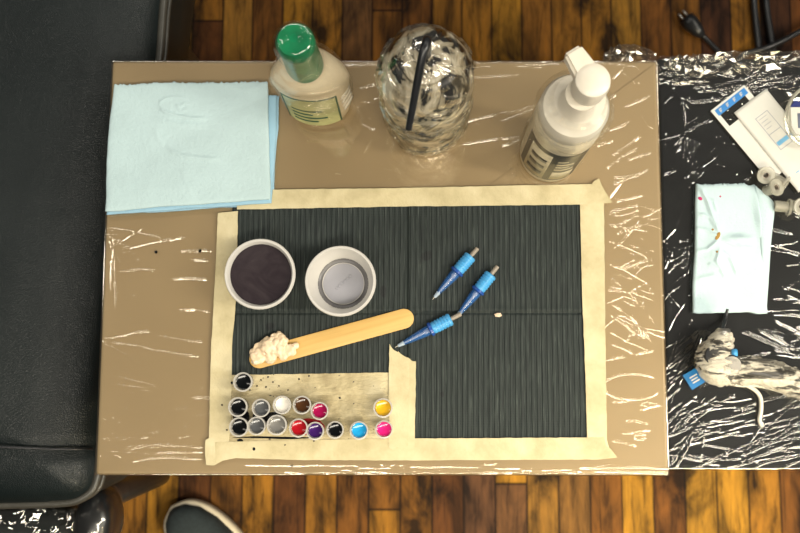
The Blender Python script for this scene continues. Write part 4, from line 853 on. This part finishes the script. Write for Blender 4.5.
obj('plastic_sleeve', crumple_tube([px(725, 331, mz + .002), px(720, 345, mz + .003), px(714, 358, mz + .003), px(716, 369, mz + .002), px(733, 371, mz), px(760, 371, mz - .002), px(800, 384, mz - .003), px(850, 399, mz - .003)], [.007, .012, .0165, .014, .0125, .0125, .0125, .0125], 8), M['sleeve'], r, world=True, label='crinkled clear plastic sleeve')
obj('sleeve_edge', tube(smooth_path([px(711, 374, mz - .008), px(722, 381, mz - .010), px(740, 385, mz - .011), px(762, 386, mz - .011), px(800, 397, mz - .011), px(850, 412, mz - .011)], 6), .0018, 8), M['rubber'], r, world=True)
obj('rubber_band', tube(smooth_path([px(744, 384, BZ + .007), px(755, 390, BZ + .006), px(760.5, 398, BZ + .005), px(761, 410, BZ + .004), px(759.5, 420, BZ + .004), px(762.5, 427, BZ + .004)], 6), .0019, 10), M['rubber'], r, world=True, label='white rubber band end')
obj('cord', tube(smooth_path([px(727, 309, BZ + .005), px(725, 320, BZ + .005), px(722, 331, BZ + .013), px(721, 340, BZ + .018)], 6), .0018, 8), M['black_pl'], r, world=True)
qd = [px(x, y, BZ + .006) for x, y in ((683.5, 375.5), (698, 367), (709, 380), (693, 390))]
o = tag(obj('tag_label', slab([(p.x, p.y) for p in qd][::-1], BZ + .003, BZ + .0038), M['tagblue'], smooth=False), 'square blue tag with white print beside the wrapped machine', 'tag'); recenter(o)
e0 = (qd[1] - qd[0]); e1 = (qd[3] - qd[0])
for i in range(3):
    f0, f1 = .30 + i * .17, .38 + i * .17; s0, s1 = .25, [.75, .68, .72][i]
    cs = [qd[0] + e0 * s0 + e1 * f0, qd[0] + e0 * s1 + e1 * f0, qd[0] + e0 * s1 + e1 * f1, qd[0] + e0 * s0 + e1 * f1]
    m_ = obj('printed_line', slab([(p.x, p.y) for p in cs][::-1], BZ + .0038, BZ + .0040), M['paper'], o, smooth=False, world=True)

# ------------------------------------------------------------------ plug, cords behind the tables
p = px(686, 18, .014); r = thing('power_plug', 'black power plug with its cable lying on the floor behind the side table', 'plug', (p.x, p.y, 0))
dv = (px(697, 30, .014) - p).normalized()
obj('plug_body', tube([p, p + dv * .012, p + dv * .03, p + dv * .042], [.013, .014, .011, .006], 14), M['black_pl'], r, world=True)
for s_ in (-1, 1): obj('prong', tube([p + Vector((-dv.y, dv.x, 0)) * .005 * s_, p + Vector((-dv.y, dv.x, 0)) * .005 * s_ - dv * .014], .002, 8), M['steel'], r, world=True)
obj('cable', tube(smooth_path([p + dv * .04, px(703, 36, .008), px(714, 47, .006), px(724, 58, .006), px(738, 78, .006), px(770, 100, .006)], 6), .0042, 10), M['black_pl'], r, world=True)
for x0, x1, lab in ((754, 759, 'left one of two parallel black cords on the floor behind the side table'), (766, 773, 'right one of two parallel black cords on the floor behind the side table')):
    o = obj('floor_cord', tube(smooth_path([px(x0 - 2, -60, .007), px(x0, 0, .007), px((x0 + x1) / 2, 28, .007), px(x1, 54, .007), px(x1 + 2, 100, .007)], 6), .0058, 10), M['black_pl']); recenter(o); tag(o, lab, 'cord', 'cords on the floor behind the side table')
o = obj('floor_cord', tube(smooth_path([px(815, 22, .018), px(790, 37, .018), px(766, 48, .018), px(745, 54, .01), px(734, 66, .007)], 6), .0048, 10), M['black_pl']); recenter(o); tag(o, 'black cord crossing over the two parallel cords on the floor', 'cord', 'cords on the floor behind the side table')
